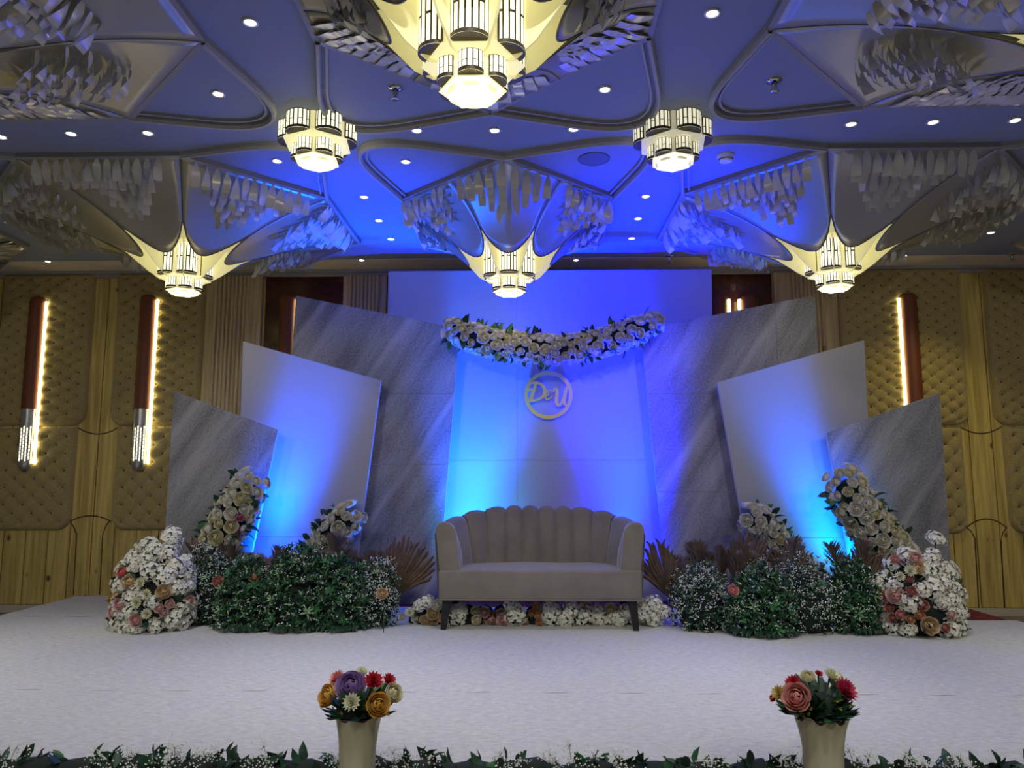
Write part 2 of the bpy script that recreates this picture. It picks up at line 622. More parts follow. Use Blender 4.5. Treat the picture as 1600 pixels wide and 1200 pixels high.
# wall_back: base + planks + tufted panels + marble + pilasters
mb = MB()
mb.box(-9, 9, YW, YW + 0.2, FLOOR, CEIL)
wall = struct(mb.build('wall_back', M['groove']))
PWID = 0.244
k0 = -4.76 - 12 * PWID
plank_me = MB()
plank_me.box(0.005, PWID - 0.005, -0.018, 0.0, FLOOR + 0.09, CEIL - 0.002)
pm = plank_me.mesh('plank', M['pine'])
for i in range(64):
    put('plank', pm, wall, (k0 + i * PWID, YW, 0))
mb = MB()
mb.box(-9, 9, YW - 0.03, YW, FLOOR, FLOOR + 0.085)
struct(bevel(mb.build('baseboard_back', mat('pale_baseboard', (0.55, 0.50, 0.38), 0.5)), 0.006))
mb = MB()
mb.box(-9, 9, YW - 0.10, YW, CEIL - 0.035, CEIL)
mb.box(-9, 9, YW - 0.06, YW, CEIL - 0.07, CEIL - 0.03)
struct(bevel(mb.build('trim_1', M['moulding']), 0.008))


# soffit band along the back wall; its beige colour carries warm lamp light
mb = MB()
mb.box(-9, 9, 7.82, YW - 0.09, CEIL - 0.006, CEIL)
trim_soffit = struct(mb.build('trim_90', mat('soffit_warm_light_tint', (0.66, 0.60, 0.46), 0.7)))


def wx(px, py):
    return P(px, py, YW - 0.05)


def tufted(pxs, top, bot, rnd, nu, nv, label):
    """pxs: (left x at top, right x at top) in photo pixels at the wall; rnd: corners to round (bl, br)"""
    ptop = wx(pxs[0], top)
    x0 = ptop.x
    x1 = wx(pxs[1], top).x
    zt = ptop.z
    zb = wx(pxs[0], bot).z
    W, H = x1 - x0, zt - zb
    NX, NZ = max(24, int(W / 0.016)), int(H / 0.016)
    rad = 0.16
    rows = []
    for j in range(NZ + 1):
        row = []
        for i in range(NX + 1):
            u, v = i / NX, j / NZ
            x = x0 + W * u
            z = zb + H * v
            # rounded lower corners: squeeze rows
            zr = z - zb
            if zr < rad:
                ins = rad - math.sqrt(max(0, rad * rad - (rad - zr) ** 2))
                l = ins if rnd[0] else 0
                r_ = ins if rnd[1] else 0
                x = x0 + l + (W - l - r_) * u
            a, b = u * nu, v * nv
            p = abs(math.sin(PI * (a + b) / 2)) * abs(math.sin(PI * (a - b) / 2))
            # dips where a+b and a-b are both even
            da = (a + b) / 2
            db = (a - b) / 2
            q = (da - round(da)) ** 2 + (db - round(db)) ** 2
            h = 0.020 * (p ** 0.5) - 0.036 * math.exp(-q / 0.022)
            e = min(u * W, (1 - u) * W, zr, H - zr)
            edge = min(1.0, e / 0.05)
            d = 0.055 * math.sqrt(max(0.0, 1 - (1 - edge) ** 2)) + h * edge
            row.append((x, YW - 0.018 - d, z))
        rows.append(row)
    mb = MB()
    mb.grid(rows)
    o = mb.build('tufted_panel', M['tweed'], wall, smooth=True)
    bb = MB()
    for i in range(0, nu + 1):
        for j in range(0, nv + 1):
            if (i + j) % 2 == 0:
                x, z = x0 + W * i / nu, zb + H * j / nv
                if min(x - x0, x1 - x, z - zb, zt - z) < 0.05:
                    continue
                bb.lathe([(0.010, 0), (0.007, 0.006), (0.001, 0.008)], 6, (0, 0, 0))
                n = 18
                for k in range(len(bb.v) - n, len(bb.v)):
                    vx, vy, vz = bb.v[k]
                    bb.v[k] = (x + vx, YW - 0.052 - vz, z + vy)
    if bb.v:
        stuff(bb.build('buttons', M['button'], o, smooth=True))
    return o


tufted((8, 149), 428, 666, (0, 1), 10, 26, '')
tufted((186, 322), 427, 666, (1, 0), 10, 26, '')
tufted((1307, 1498), 419, 665, (0, 1), 14, 26, '')
tufted((1535, 1680), 418, 665, (1, 1), 10, 26, '')
tufted((-110, -32), 428, 666, (1, 1), 6, 26, '')


def tuft_low(xa, xb, top, bot, rnd, nu):
    # x given at the top edge of the low panel
    return tufted((xa, xb), top, bot, rnd, nu, 12, '')


tuft_low(-30, 120, 669, 829, (0, 1), 10)
tuft_low(183, 330, 669, 829, (1, 0), 10)
tuft_low(1330, 1503, 667, 834, (0, 1), 12)
tuft_low(1567, 1700, 667, 834, (1, 1), 9)


# thin dark inlay lines: seam between panels and the arcs across the planks
def inlay(pts):
    mb = MB()
    q = [wx(*p) for p in pts]
    mb.tube([Vector((p.x, YW - 0.019, p.z)) for p in q], 0.006, 5)
    mb.build('inlay_line', M['groove'], wall)


def arc(p0, p1, sag, n=12):
    return [(p0[0] + (p1[0] - p0[0]) * i / n, p0[1] + (p1[1] - p0[1]) * i / n + sag * 4 * (i / n) * (1 - i / n)) for i in range(n + 1)]


inlay(arc((119, 668), (182, 668), 10))
inlay(arc((107, 815), (171, 815), -9))
inlay(arc((107, 817), (117, 835), -3) + [(117, 836), (112, 930)])
inlay(arc((171, 815), (160, 830), -4) + [(158, 836), (153, 930)])
inlay(arc((1503, 667), (1567, 667), 10))
inlay(arc((1512, 825), (1576, 825), -14))
inlay([(1512, 825), (1520, 830), (1526, 842), (1532, 950)])
inlay([(1576, 825), (1570, 832), (1567, 845), (1572, 950)])


# marble panels and pilasters
def slab(name, m, xa, xb, py, dep, zb, zt, fl=None):
    x0, x1 = wx(xa, py).x, wx(xb, py).x
    mb = MB()
    if fl:
        n = fl
        y0 = YW - 0.018
        mb.box(x0, x1, y0 - dep, y0, zb, zt)
        for i in range(n):
            c0 = x0 + (x1 - x0) * (i + 0.08) / n
            c1 = x0 + (x1 - x0) * (i + 0.92) / n
            rows = []
            for z in (zb, zt):
                rows.append([((c0 + c1) / 2 - (c1 - c0) / 2 * math.cos(PI * k / 6), y0 - dep - 0.028 * math.sin(PI * k / 6), z) for k in range(7)])
            mb.grid(rows)
    else:
        mb.box(x0, x1, YW - 0.018 - dep, YW - 0.018, zb, zt)
    return mb.build(name, m, wall)


ZT = CEIL - 0.07
slab('marble_panel', M['marble'], 415, 537, 430, 0.004, 0.2, ZT)
slab('marble_panel', M['marble'], 1112, 1206, 430, 0.004, 0.2, ZT)
slab('pilaster_board', M['pine_pale'], 325, 338, 430, 0.03, FLOOR + 0.09, ZT)
slab('fluted_pilaster', M['pine_pale'], 338, 388, 430, 0.05, FLOOR + 0.09, ZT, 8)
slab('pilaster_board', M['pine_pale'], 388, 412, 430, 0.07, FLOOR + 0.09, ZT)
slab('fluted_pilaster', M['pine_pale'], 546, 594, 430, 0.05, FLOOR + 0.09, ZT, 8)
slab('pilaster_board', M['pine_pale'], 537, 546, 430, 0.03, FLOOR + 0.09, ZT)
slab('pilaster_board', M['pine_pale'], 594, 604, 430, 0.03, FLOOR + 0.09, ZT)
slab('pilaster_board', M['pine_pale'], 1207, 1234, 430, 0.07, FLOOR + 0.09, ZT)
slab('fluted_pilaster', M['pine_pale'], 1234, 1284, 430, 0.05, FLOOR + 0.09, ZT, 8)
slab('pilaster_board', M['pine_pale'], 1284, 1305, 430, 0.03, FLOOR + 0.09, ZT)


# wall sconces
def sconce(px_c, py_top, py_mid, py_bot, side, label):
    """half-round leather tube over a pierced steel tube, light strip on one side (+1 right, -1 left)"""
    t = wx(px_c, py_top)
    zb = wx(px_c, py_bot).z
    zm = wx(px_c, py_mid).z
    H = t.z - zb
    hm = zm - zb
    root = thing('wall_sconce', label, 'wall lamp', (t.x, YW - 0.075, zb), 0, 'leather wall sconces')
    r = 0.088

    def half(z0, z1, rad, round_top=False, round_bot=False):
        rows = []
        zs = [z0, z1]
        if round_bot:
            zs = [z0 + 0.09 * (1 - math.cos(PI / 2 * k / 4)) for k in range(5)] + [z1]
        if round_top:
            zs = zs[:-1] + [z1 - 0.06 + 0.06 * math.sin(PI / 2 * k / 4) for k in range(5)]
        for z in zs:
            s = 1.0
            if round_bot and z < z0 + 0.09:
                q = 1 - (z - z0) / 0.09
                s = 0.55 + 0.45 * math.sqrt(max(0, 1 - q * q))
            if round_top and z > z1 - 0.06:
                q = (z - (z1 - 0.06)) / 0.06
                s = 0.6 + 0.4 * math.sqrt(max(0, 1 - q * q))
            rows.append([(-rad * s * math.cos(PI * k / 12), -0.085 * s * math.sin(PI * k / 12), z) for k in range(13)])
        m_ = MB()
        m_.grid(rows)
        m_.add(rows[0], [tuple(range(13))])
        m_.add(rows[-1], [tuple(range(12, -1, -1))])
        return m_
    half(0, H - 0.01, r * 0.92, True, True).build('steel_tube', M['steel'], root, True)['label'] = 'pierced silver lower tube'
    half(hm, H, r, True).build('leather_sleeve', M['leather'], root, True)
    fr = MB()
    for c in range(4):
        for rw in range(9):
            a0 = PI * (0.40 + 0.12 * c) if side > 0 else PI * (0.20 + 0.12 * c)
            z0 = 0.10 + rw * 0.041 + (0.02 if c % 2 else 0)
            rows = []
            for z in (z0, z0 + 0.033):
                rows.append([(-r * 0.94 * math.cos(a0 + 0.13 * k), -0.0872 * math.sin(a0 + 0.13 * k), z) for k in range(2)])
            fr.grid(rows)
    stuff(fr.build('light_slots', M['slot_lit'], root))['label'] = 'glowing pierced slots'
    st = MB()
    x0 = side * (r + 0.018)
    st.box(x0 - 0.013, x0 + 0.013, -0.03, 0.0, 0.07, H - 0.05)
    bevel(st.build('light_strip', M['strip_lit'], root), 0.004)
    bk = MB()
    bk.box(-r - 0.012, r + 0.012, -0.002, 0.02, 0.06, H - 0.03)
    bk.build('back_plate', M['bronze'], root)
    return root


SC = []
sconce(63, 466, 640, 735, 1, 'long leather wall sconce nearest the left edge, lit strip on its right side')
sconce(235, 463, 640, 735, 1, 'long leather wall sconce left of the small grey stone panel, lit strip on its right')
sconce(1416, 460, 632, 732, -1, 'leather wall sconce on the wide tufted panel right of the backdrop, strip on its left')
sconce(452, 462, 640, 735, 1, 'leather sconce on dark marble peeking out left of the left stone wing')
sconce(1122, 462, 640, 735, 1, 'leather sconce on dark marble hard by the tall white board, right side')
sconce(1168, 462, 640, 735, -1, 'leather sconce on dark marble standing free above the right stone wing')


# ---------------------------------------------------------------- ceiling pattern
HEXV = [(0, -1.44), (0.88, -0.63), (0.88, 0.63), (0, 1.44), (-0.88, 0.63), (-0.88, -0.63)]
OCTV = [(-0.6, -1.44), (0.6, -1.44), (1.44, -0.6), (1.44, 0.6), (0.6, 1.44), (-0.6, 1.44), (-1.44, 0.6), (-1.44, -0.6)]
CANOPIES = [
    ('hex', (-0.17, 6.67), 'six-sided petal canopy above the sofa, over the middle chandelier'),
    ('oct', (-3.11, 6.59), 'eight-sided petal canopy at left rear, its right petals washed in blue'),
    ('oct', (2.71, 6.57), 'eight-sided petal canopy at right rear, its left petals washed in blue'),
    ('hex', (-0.24, 3.11), 'six-sided petal canopy around the big near chandelier at top middle'),
    ('oct', (-3.17, 3.13), 'eight-sided petal canopy cut by the top left corner of the picture'),
    ('oct', (2.70, 3.09), 'eight-sided petal canopy cut by the top right corner of the picture'),
    ('hex', (-5.90, 6.60), 'petal canopy of which only a corner shows at the left edge'),
    ('hex', (5.70, 6.75), 'petal canopy of which only a corner shows at the right edge'),
]


def lobe_path(v1, v2, T):
    v1, v2, T = Vector(v1), Vector(v2), Vector(T)
    A = v1 + (T - v1) * 0.42
    B = v2 + (T - v2) * 0.42
    pts = [v1.lerp(A, i / 6) for i in range(6)]
    for i in range(15):
        t = i / 14
        pts.append(A * (1 - t) ** 2 + T * 2 * t * (1 - t) + B * t * t)
    pts += [B.lerp(v2, i / 6) for i in range(1, 7)]
    return [(p.x, p.y) for p in pts]


trim_n = [1]


def moulding(path, closed=False, wd=0.036, h=0.05, m=None):
    mb = MB()
    mb.sweep(path, [(-wd * 0.5, CEIL), (-wd * 0.5, CEIL - h * 0.6), (-wd * 0.25, CEIL - h), (wd * 0.25, CEIL - h), (wd * 0.5, CEIL - h * 0.6), (wd * 0.5, CEIL)], closed)
    trim_n[0] += 1
    struct(mb.build('trim_%d' % trim_n[0], m or M['moulding']))
    # a fine second bead outside the main one
    mb = MB()
    mb.sweep(path, [(-wd * 1.1, CEIL), (-wd * 1.1, CEIL - h * 0.4), (-wd * 1.5, CEIL - h * 0.4), (-wd * 1.5, CEIL)], closed)
    trim_n[0] += 1
    struct(mb.build('trim_%d' % trim_n[0], M['moulding']))


for kind, (cx, cy), lab in CANOPIES:
    V = HEXV if kind == 'hex' else OCTV
    for sx in (-1, 1):
        for sy in (-1, 1):
            if kind == 'hex':
                v1, v2, T = (0, 1.44 * sy), (0.88 * sx, 0.63 * sy), (1.20 * sx, 1.85 * sy)
            else:
                v1, v2, T = (0.6 * sx, 1.44 * sy), (1.44 * sx, 0.6 * sy), (1.68 * sx, 1.70 * sy)
            if cy + T[1] > YW - 0.1:
                continue
            pth = lobe_path((cx + v1[0], cy + v1[1]), (cx + v2[0], cy + v2[1]), (cx + T[0], cy + T[1]))
            if sx * sy < 0:
                pth = pth[::-1]
            moulding(pth)

# strip mesh: a twisted glass ribbon hanging from its top
strip_meshes = []
for k in range(7):
    rr = random.Random(k + 40)
    mb = MB()
    L, Wd = 0.155, 0.058
    tw = math.radians(rr.uniform(50, 115)) * (1 if k % 2 else -1)
    if k > 4:
        tw *= 0.22
    a0 = rr.uniform(-0.35, 0.35) * (1 if k < 5 else 0.3) - tw * 0.5
    rows = []
    for i in range(8):
        t = i / 7
        a = a0 + tw * t
        w_ = Wd * (0.30 + 0.70 * math.sin(PI * min(0.5, t * 0.95))) / 2
        bow = 0.012 * math.sin(PI * t)
        rows.append([(-w_ * math.cos(a), -w_ * math.sin(a) - bow, -L * t), (w_ * math.cos(a), w_ * math.sin(a) - bow, -L * t)])
    mb.grid(rows)
    strip_meshes.append(mb.mesh('glass_strip', M['glass'], True))

DROP, RT = 0.38, 0.37


def hit(V, a):
    """where a ray at angle a from the centre meets the outline V"""
    d = Vector((math.cos(a), math.sin(a)))
    n = len(V)
    for i in range(n):
        p, q = V[i], V[(i + 1) % n]
        e = q - p
        den = d.x * e.y - d.y * e.x
        if abs(den) < 1e-9:
            continue
        t = (p.x * e.y - p.y * e.x) / den
        s = (p.x * d.y - p.y * d.x) / den
        if t > 0 and -1e-6 <= s <= 1 + 1e-6:
            return d * t
    return d


def drop_at(v):
    return -0.028 - DROP * (0.40 * v + 0.60 * v ** 2.2)


def make_canopy(kind, cx, cy, label, seed):
    rr = random.Random(seed)
    root = thing('petal_canopy', label, 'ceiling canopy', (cx, cy, CEIL), 0, 'petal canopies of the ceiling')
    V = [Vector((x, y)) for x, y in (HEXV if kind == 'hex' else OCTV)]
    fr = MB()
    fr.sweep([(v.x, v.y) for v in V], [(-0.020, 0), (-0.020, -0.035), (0.016, -0.035), (0.016, 0)], True)
    fr.build('rim_frame', M['rim_grey'], root)
    # lit prism round the lamp, above the tongues
    ic = MB()
    ang = [PI / 8 + k * PI / 4 for k in range(8)]
    ic.grid([[(r * math.cos(a), r * math.sin(a), z) for a in ang] for (r, z) in ((0.36, -0.005), (0.36, -0.27), (0.19, -0.29))], 0, True)
    ic.build('inner_prism', M['cream_in'], root)
    for i in range(8):
        mid = -PI / 2 + i * PI / 4
        half = PI / 8
        rt = RT
        tw = rt * math.tan(half) * 0.99
        cd = Vector((math.cos(mid), math.sin(mid)))
        sd = Vector((-cd.y, cd.x))

        def surf(u, v, mid=mid, cd=cd, sd=sd, tw=tw, rt=rt):
            top = hit(V, mid + (u - 0.5) * PI / 4)
            tip = cd * rt + sd * tw * (2 * u - 1)
            p = top.lerp(tip, v)
            cup = 0.028 * math.sin(PI * min(1, max(0, u))) * math.sin(PI * min(1, v))
            return Vector((p.x, p.y, drop_at(v) + cup))
        NU, NV = 16, 12
        rows = []
        for j in range(NV + 1):
            row = []
            for k in range(NU + 1):
                u = k / NU
                vm = 1 - 0.30 * (1 - (max(0, 1 - abs(2 * u - 1) ** 2.3)) ** 0.5)
                row.append(surf(u, vm * j / NV))
            rows.append(row)
        pm_ = MB()
        pm_.grid(rows)
        pet = pm_.build('petal', M['petal'], root, True)
        so = pet.modifiers.new('thick', 'SOLIDIFY')
        so.thickness = 0.008
        so.offset = 0
        eb = MB()
        eb.tube([r[0] for r in rows] + rows[-1][1:] + [r[-1] for r in rows[::-1]][1:], 0.0065, 5)
        eb.build('edge_bead', M['petal_rim'], pet)
        # radial cream fin behind the seam between this tongue and the next
        sa = mid + half
        top = hit(V, sa)
        R0 = top.length
        poly = [(0.15, -0.15)]
        for k in range(5):
            v = 0.55 + 0.09 * k
            poly.append((R0 + (rt / math.cos(half) - R0) * v, drop_at(v) + 0.02))
        poly += [(0.30, -0.50), (0.20, -0.565), (0.15, -0.565)]
        fn = MB()
        fn.prism(poly, -0.005, 0.005)
        fo = fn.build('fin', M['cream_in'], root)
        fo.rotation_euler = (0, 0, sa)
        rest = MB()
        wid = (hit(V, mid + half) - hit(V, mid - half)).length
        far = kind == 'oct' and 0.4 < cd.y < 0.8
        flat = cd.y > 0.4 and not far
        hang = 0.80 if cd.y < -0.3 else (0.82 if far else (0.06 if flat else 0.60))
        NR = 9
        for j in range(NR):
            v = 0.015 + j * 0.066
            frac = 0.425 * (1 - 0.09 * j)
            if far:
                v = 0.19 + j * 0.056
                frac = min(0.43, 0.10 + 0.055 * j)
            elif cy < 4 and abs(cd.y) <= 0.4:
                v = 0.36 + j * 0.05
            wj = wid * (1 - v) + 2 * tw * v
            cnt = max(2, int(wj * 2 * frac / 0.074))
            for c in range(cnt):
                u = 0.5 + frac * (2 * (c + 0.5 + (0.25 if j % 2 else -0.25)) / cnt - 1)
                p = surf(u, v)
                dv = (surf(u, v + 0.03) - p).normalized()
                du = (surf(u + 0.03, v) - surf(u - 0.03, v)).normalized()
                nn = dv.cross(du).normalized()
                if nn.z > 0:
                    nn = -nn
                p = p + nn * 0.008
                dn = (dv * (1 - hang) + Vector((0, 0, -1)) * hang).normalized()
                ax = Vector((sd.x, sd.y, 0))
                ax = (ax - dn * ax.dot(dn)).normalized()
                mt = Matrix((ax, (-dn).cross(ax), -dn)).transposed()
                k = rr.randrange(5) if hang > 0.1 else 5 + rr.randrange(2)
                sc = rr.uniform(0.88, 1.08) * (1.12 if j == 0 else 0.92)
                q4 = mt.to_quaternion() @ Quaternion((0, 0, 1), rr.uniform(-0.35, 0.35) * (1 if hang > 0.1 else 0.4))
                if (j < 4 and not far) or (far and j > 3):
                    put('glass_strip', strip_meshes[k], pet, p, q4, sc)
                else:
                    m4 = Matrix.Translation(p) @ q4.to_matrix().to_4x4() @ Matrix.Scale(sc, 4)
                    me = strip_meshes[k]
                    rest.add([m4 @ q.co for q in me.vertices], [tuple(q.vertices) for q in me.polygons])
        if rest.v:
            stuff(rest.build('glass_strips', M['glass'], pet, True))
    return root


for i, (kind, (cx, cy), lab) in enumerate(CANOPIES):
    make_canopy(kind, cx, cy, lab, 100 + i)


# ---------------------------------------------------------------- chandeliers
def hexring(r, z, a0, n=6):
    return [(r * math.cos(a0 + 2 * PI * k / n), r * math.sin(a0 + 2 * PI * k / n), z) for k in range(n)]


shade_cache = {}


def shade_meshes(rad, h, nb, dim=False):
    key = (round(rad, 4), round(h, 4), nb, dim)
    if key in shade_cache:
        return shade_cache[key]
    # lit half cylinder, axis z, bulging to -y
    N = nb * 2
    body = MB()
    rows = []
    for z in (0.0, h):
        rows.append([(-rad * math.cos(PI * k / N), -rad * 0.85 * math.sin(PI * k / N), z) for k in range(N + 1)])
    body.grid(rows)
    b_me = body.mesh('lamp_shade', M['shade_dim' if dim else 'shade_lit'], True)
    fr = MB()
    ro = rad * 1.012

    def patch(a, b, z0, z1, steps=2):
        rr_ = []
        for z in (z0, z1):
            rr_.append([(-ro * math.cos(a + (b - a) * k / steps), -ro * 0.86 * math.sin(a + (b - a) * k / steps), z) for k in range(steps + 1)])
        fr.grid(rr_)
    for k in range(nb + 1):
        a = PI * k / nb
        hw = 0.052 if 0 < k < nb else 0.15
        patch(max(0, a - hw), min(PI, a + hw), 0, h)
        if k < nb and k % 2 == 0 and h > 0.08:
            patch(a, a + PI / nb, h * 0.46, h * 0.50)
    patch(0, PI, 0, 0.018, N)
    patch(0, PI, h * 0.965, h, N)
    # underside cap
    cap = [(-ro * math.cos(PI * k / N), -ro * 0.86 * math.sin(PI * k / N), -0.001) for k in range(N + 1)]
    fr.add(cap, [tuple(range(N + 1))])
    f_me = fr.mesh('fretwork', M['bronze'])
    shade_cache[key] = (b_me, f_me)
    return b_me, f_me


def chandelier(cx, cy, top, tiers, a0, label, dim=False, bottom=None):
    """tiers: list of (hex apothem, height, gap below)"""
    root = thing('tiered_chandelier', label, 'chandelier', (cx, cy, CEIL), 0, 'tiered cream chandeliers')
    core = MB()
    z = -top
    rows = []
    co = 1 / math.cos(PI / 6)
    m_c = M['cream_dim'] if dim else M['cream']
    if top > 0.01:
        rows.append(hexring(tiers[0][0] * co * 0.9, -0.005, a0 + PI / 6))
        rows.append(hexring(tiers[0][0] * co * 0.9, z, a0 + PI / 6))
    else:
        rows.append(hexring(tiers[0][0] * co, -0.002, a0 + PI / 6))
    spots_ = []
    for ti, (ap, h, gap) in enumerate(tiers):
        rows.append(hexring(ap * co, z, a0 + PI / 6))
        rows.append(hexring(ap * co * 1.0, z - h, a0 + PI / 6))
        rows.append(hexring(ap * co * 1.10, z - h - 0.012, a0 + PI / 6))
        nxt = tiers[ti + 1][0] if ti + 1 < len(tiers) else ap * 0.96
        rows.append(hexring(nxt * co * 1.04, z - h - gap, a0 + PI / 6))
        spots_.append((ap, z - h, h))
        z -= h + gap
    core.grid(rows, 0, True)
    core.build('body', m_c, root)
    for ti, (ap, z0, h) in enumerate(spots_):
        rad = ap * math.tan(PI / 6) * 0.80
        bm_, fm_ = shade_meshes(rad, h, 9 if ti == 0 else 7, dim)
        for k in range(6):
            a = a0 + k * PI / 3
            o = put('lamp_shade', bm_, root, (ap * 1.0 * math.cos(a), ap * 1.0 * math.sin(a), z0), (0, 0, a + PI / 2))
            put('fretwork', fm_, o)
    # glowing scalloped bottom plate
    ap = tiers[-1][0]
    pl = MB()
    N = 72

    def scal(a, r, z_):
        de = (a - a0 + PI / 6) % (PI / 3) - PI / 6
        k = min(1.0, abs(de) / math.radians(23))
        return 1.07 * math.cos(PI / 6) / math.cos(min(abs(de), PI / 6)) * (1 - 0.13 * math.cos(k * PI / 2) ** 1.2)
    pl.lathe([(ap * 1.06, z + 0.012), (ap * 1.04, z - 0.006), (ap * 0.98, z - 0.022), (ap * 0.90, z - 0.030)], N, wob=scal)
    pl.lathe([(ap * 0.90, z - 0.030), (ap * 0.5, z - 0.038), (ap * 0.02, z - 0.040)], N, wob=scal)
    pl.build('diffuser_plate', M['shade_lit'] if dim else M['plate'], root, True)
    # pale half-moon lips that close the scallops
    for k in range(6):
        lp = MB()
        rad = ap * 0.36
        out = [(-rad * math.cos(PI * j / 10), -rad * 0.42 * math.sin(PI * j / 10)) for j in range(11)]
        lp.add([(x, y, z - 0.026) for x, y in out] + [(x, y, z - 0.012) for x, y in out],
               [tuple(range(11))] + [(j, j + 1, 12 + j, 11 + j) for j in range(10)])
        o = lp.build('scallop_lip', m_c, root)
        a = a0 + k * PI / 3
        o.location = (ap * 0.80 * math.cos(a), ap * 0.80 * math.sin(a), 0)
        o.rotation_euler = (0, 0, a + PI / 2)
    d = bpy.data.lights.new('chandelier_glow', 'POINT')
    d.color = (1.0, 0.86, 0.45)
    d.energy = 1 if dim else 2
    d.shadow_soft_size = 0.12
    lo = bpy.data.objects.new('chandelier_glow', d)
    COL.objects.link(lo)
    lo.location = (cx, cy, CEIL + z - 0.22)
    return root


BIG = [(0.180, 0.30, 0.018), (0.118, 0.095, 0.008)]
for (cx, cy, a0, lab) in (
    (-0.17, 6.67, -PI / 2, 'small lit chandelier under the middle canopy, in front of the tall white board'),
    (-3.11, 6.59, -PI / 2 + PI / 6, 'lit chandelier under the left rear canopy, above the small left stone panel'),
    (2.71, 6.57, -PI / 2 + PI / 6, 'lit chandelier under the right rear canopy, above the right stone wing'),
    (-0.24, 3.11, -PI / 2, 'large bright near chandelier at the top middle of the picture'),
):
    chandelier(cx, cy, 0.24, BIG, a0, lab)
SMALL = [(0.185, 0.125, 0.022), (0.122, 0.095, 0.008)]
c_ = PZ(497, 196, CEIL)
chandelier(c_.x, c_.y, 0.0, SMALL, -PI / 2 + PI / 6 + 0.12, 'bright chandelier fixed flat to the ceiling, left of the middle canopy')
c_ = PZ(1050, 196, CEIL)
chandelier(c_.x, c_.y, 0.0, SMALL, -PI / 2 + PI / 6 - 0.15, 'dimmer chandelier fixed flat to the ceiling, right of the middle canopy', dim=True)

# ---------------------------------------------------------------- backdrop boards
def clip(poly, nx, nz, d):
    """keep nx*x+nz*z <= d"""
    out = []
    for i in range(len(poly)):
        a, b = poly[i], poly[(i + 1) % len(poly)]
        da = nx * a[0] + nz * a[1] - d
        db = nx * b[0] + nz * b[1] - d
        if da <= 0:
            out.append(a)
        if da * db < 0:
            t = da / (da - db)
            out.append((a[0] + (b[0] - a[0]) * t, a[1] + (b[1] - a[1]) * t))
    return out


def board(name, label, pts, Y, m, seams=(), vseam=None, thick=0.055, part='sheet', group=None):
    poly = []
    for (px, py) in pts:
        q = P(px, py, Y)
        poly.append((q.x, q.z))
    poly[2] = (poly[2][0], 0.0)
    poly[3] = (poly[3][0], 0.0)
    ox = sum(p[0] for p in poly) / 4
    poly = [(x - ox, z) for x, z in poly]
    root = thing(name, label, 'backdrop panel', (ox, Y, -0.02), 0, group)
    zs = [P(800, s, Y).z for s in seams]
    pieces = [poly]
    for z in zs:
        nxt = []
        for q in pieces:
            up = clip(q, 0, -1, -(z + 0.0015))
            dn = clip(q, 0, 1, z - 0.0015)
            nxt += [k for k in (up, dn) if len(k) > 2]
        pieces = nxt
    if vseam is not None:
        xv = P(vseam, 600, Y).x - ox
        nxt = []
        for q in pieces:
            l_ = clip(q, 1, 0, xv - 0.0015)
            r_ = clip(q, -1, 0, -(xv + 0.0015))
            nxt += [k for k in (l_, r_) if len(k) > 2]
        pieces = nxt
    for q in pieces:
        mb = MB()
        mb.prism(q, 0, 0.006)
        mb.build(part, m, root)
    # frame behind the sheets
    cxm = sum(p[0] for p in poly) / 4
    czm = sum(p[1] for p in poly) / 4
    ins = [(cxm + (x - cxm) * 0.996, czm + (z - czm) * 0.998) for x, z in poly]
    mb = MB()
    mb.prism(ins, 0.0065, thick)
    mb.build('backing_frame', M['board_edge'], root)
    return root


board('tall_backdrop_board', 'tall white board in the middle behind the sofa, washed with blue light',
      [(607, 421), (1112, 418), (1116, 930), (600, 930)], 7.62, M['white_board'], (716, 530), 808)
board('stone_wing_panel', 'large grey stone-print wing left of the middle board, tall left side',
      [(463, 459), (718, 510), (683, 933), (425, 933)], 7.36, M['stone'], (612, 722), None, group='stone print wings')
board('stone_wing_panel', 'large grey stone-print wing right of the middle board, tall right side',
      [(1001, 512), (1273, 458), (1300, 933), (1045, 933)], 7.36, M['stone'], (613, 765), 1217, group='stone print wings')
board('white_slant_panel', 'white slanted panel lit blue, left of the sofa',
      [(380, 530), (595, 591), (548, 941), (365, 941)], 7.12, M['white_board'], (836,), group='white slanted panels')
board('white_slant_panel', 'white slanted panel with a bright cyan spot at its foot, right of the sofa',
      [(1121, 594), (1350, 528), (1370, 941), (1184, 941)], 7.12, M['white_board'], (836,), group='white slanted panels')
board('stone_slant_panel', 'small grey stone-print panel at the left end, behind the hydrangea mound',
      [(272, 608), (434, 668), (373, 948), (250, 948)], 6.88, M['stone'], group='small stone print panels')
board('stone_slant_panel', 'small grey stone-print panel at the right end, behind the long rose spray',
      [(1292, 673), (1468, 611), (1490, 948), (1345, 948)], 6.88, M['stone'], group='small stone print panels')

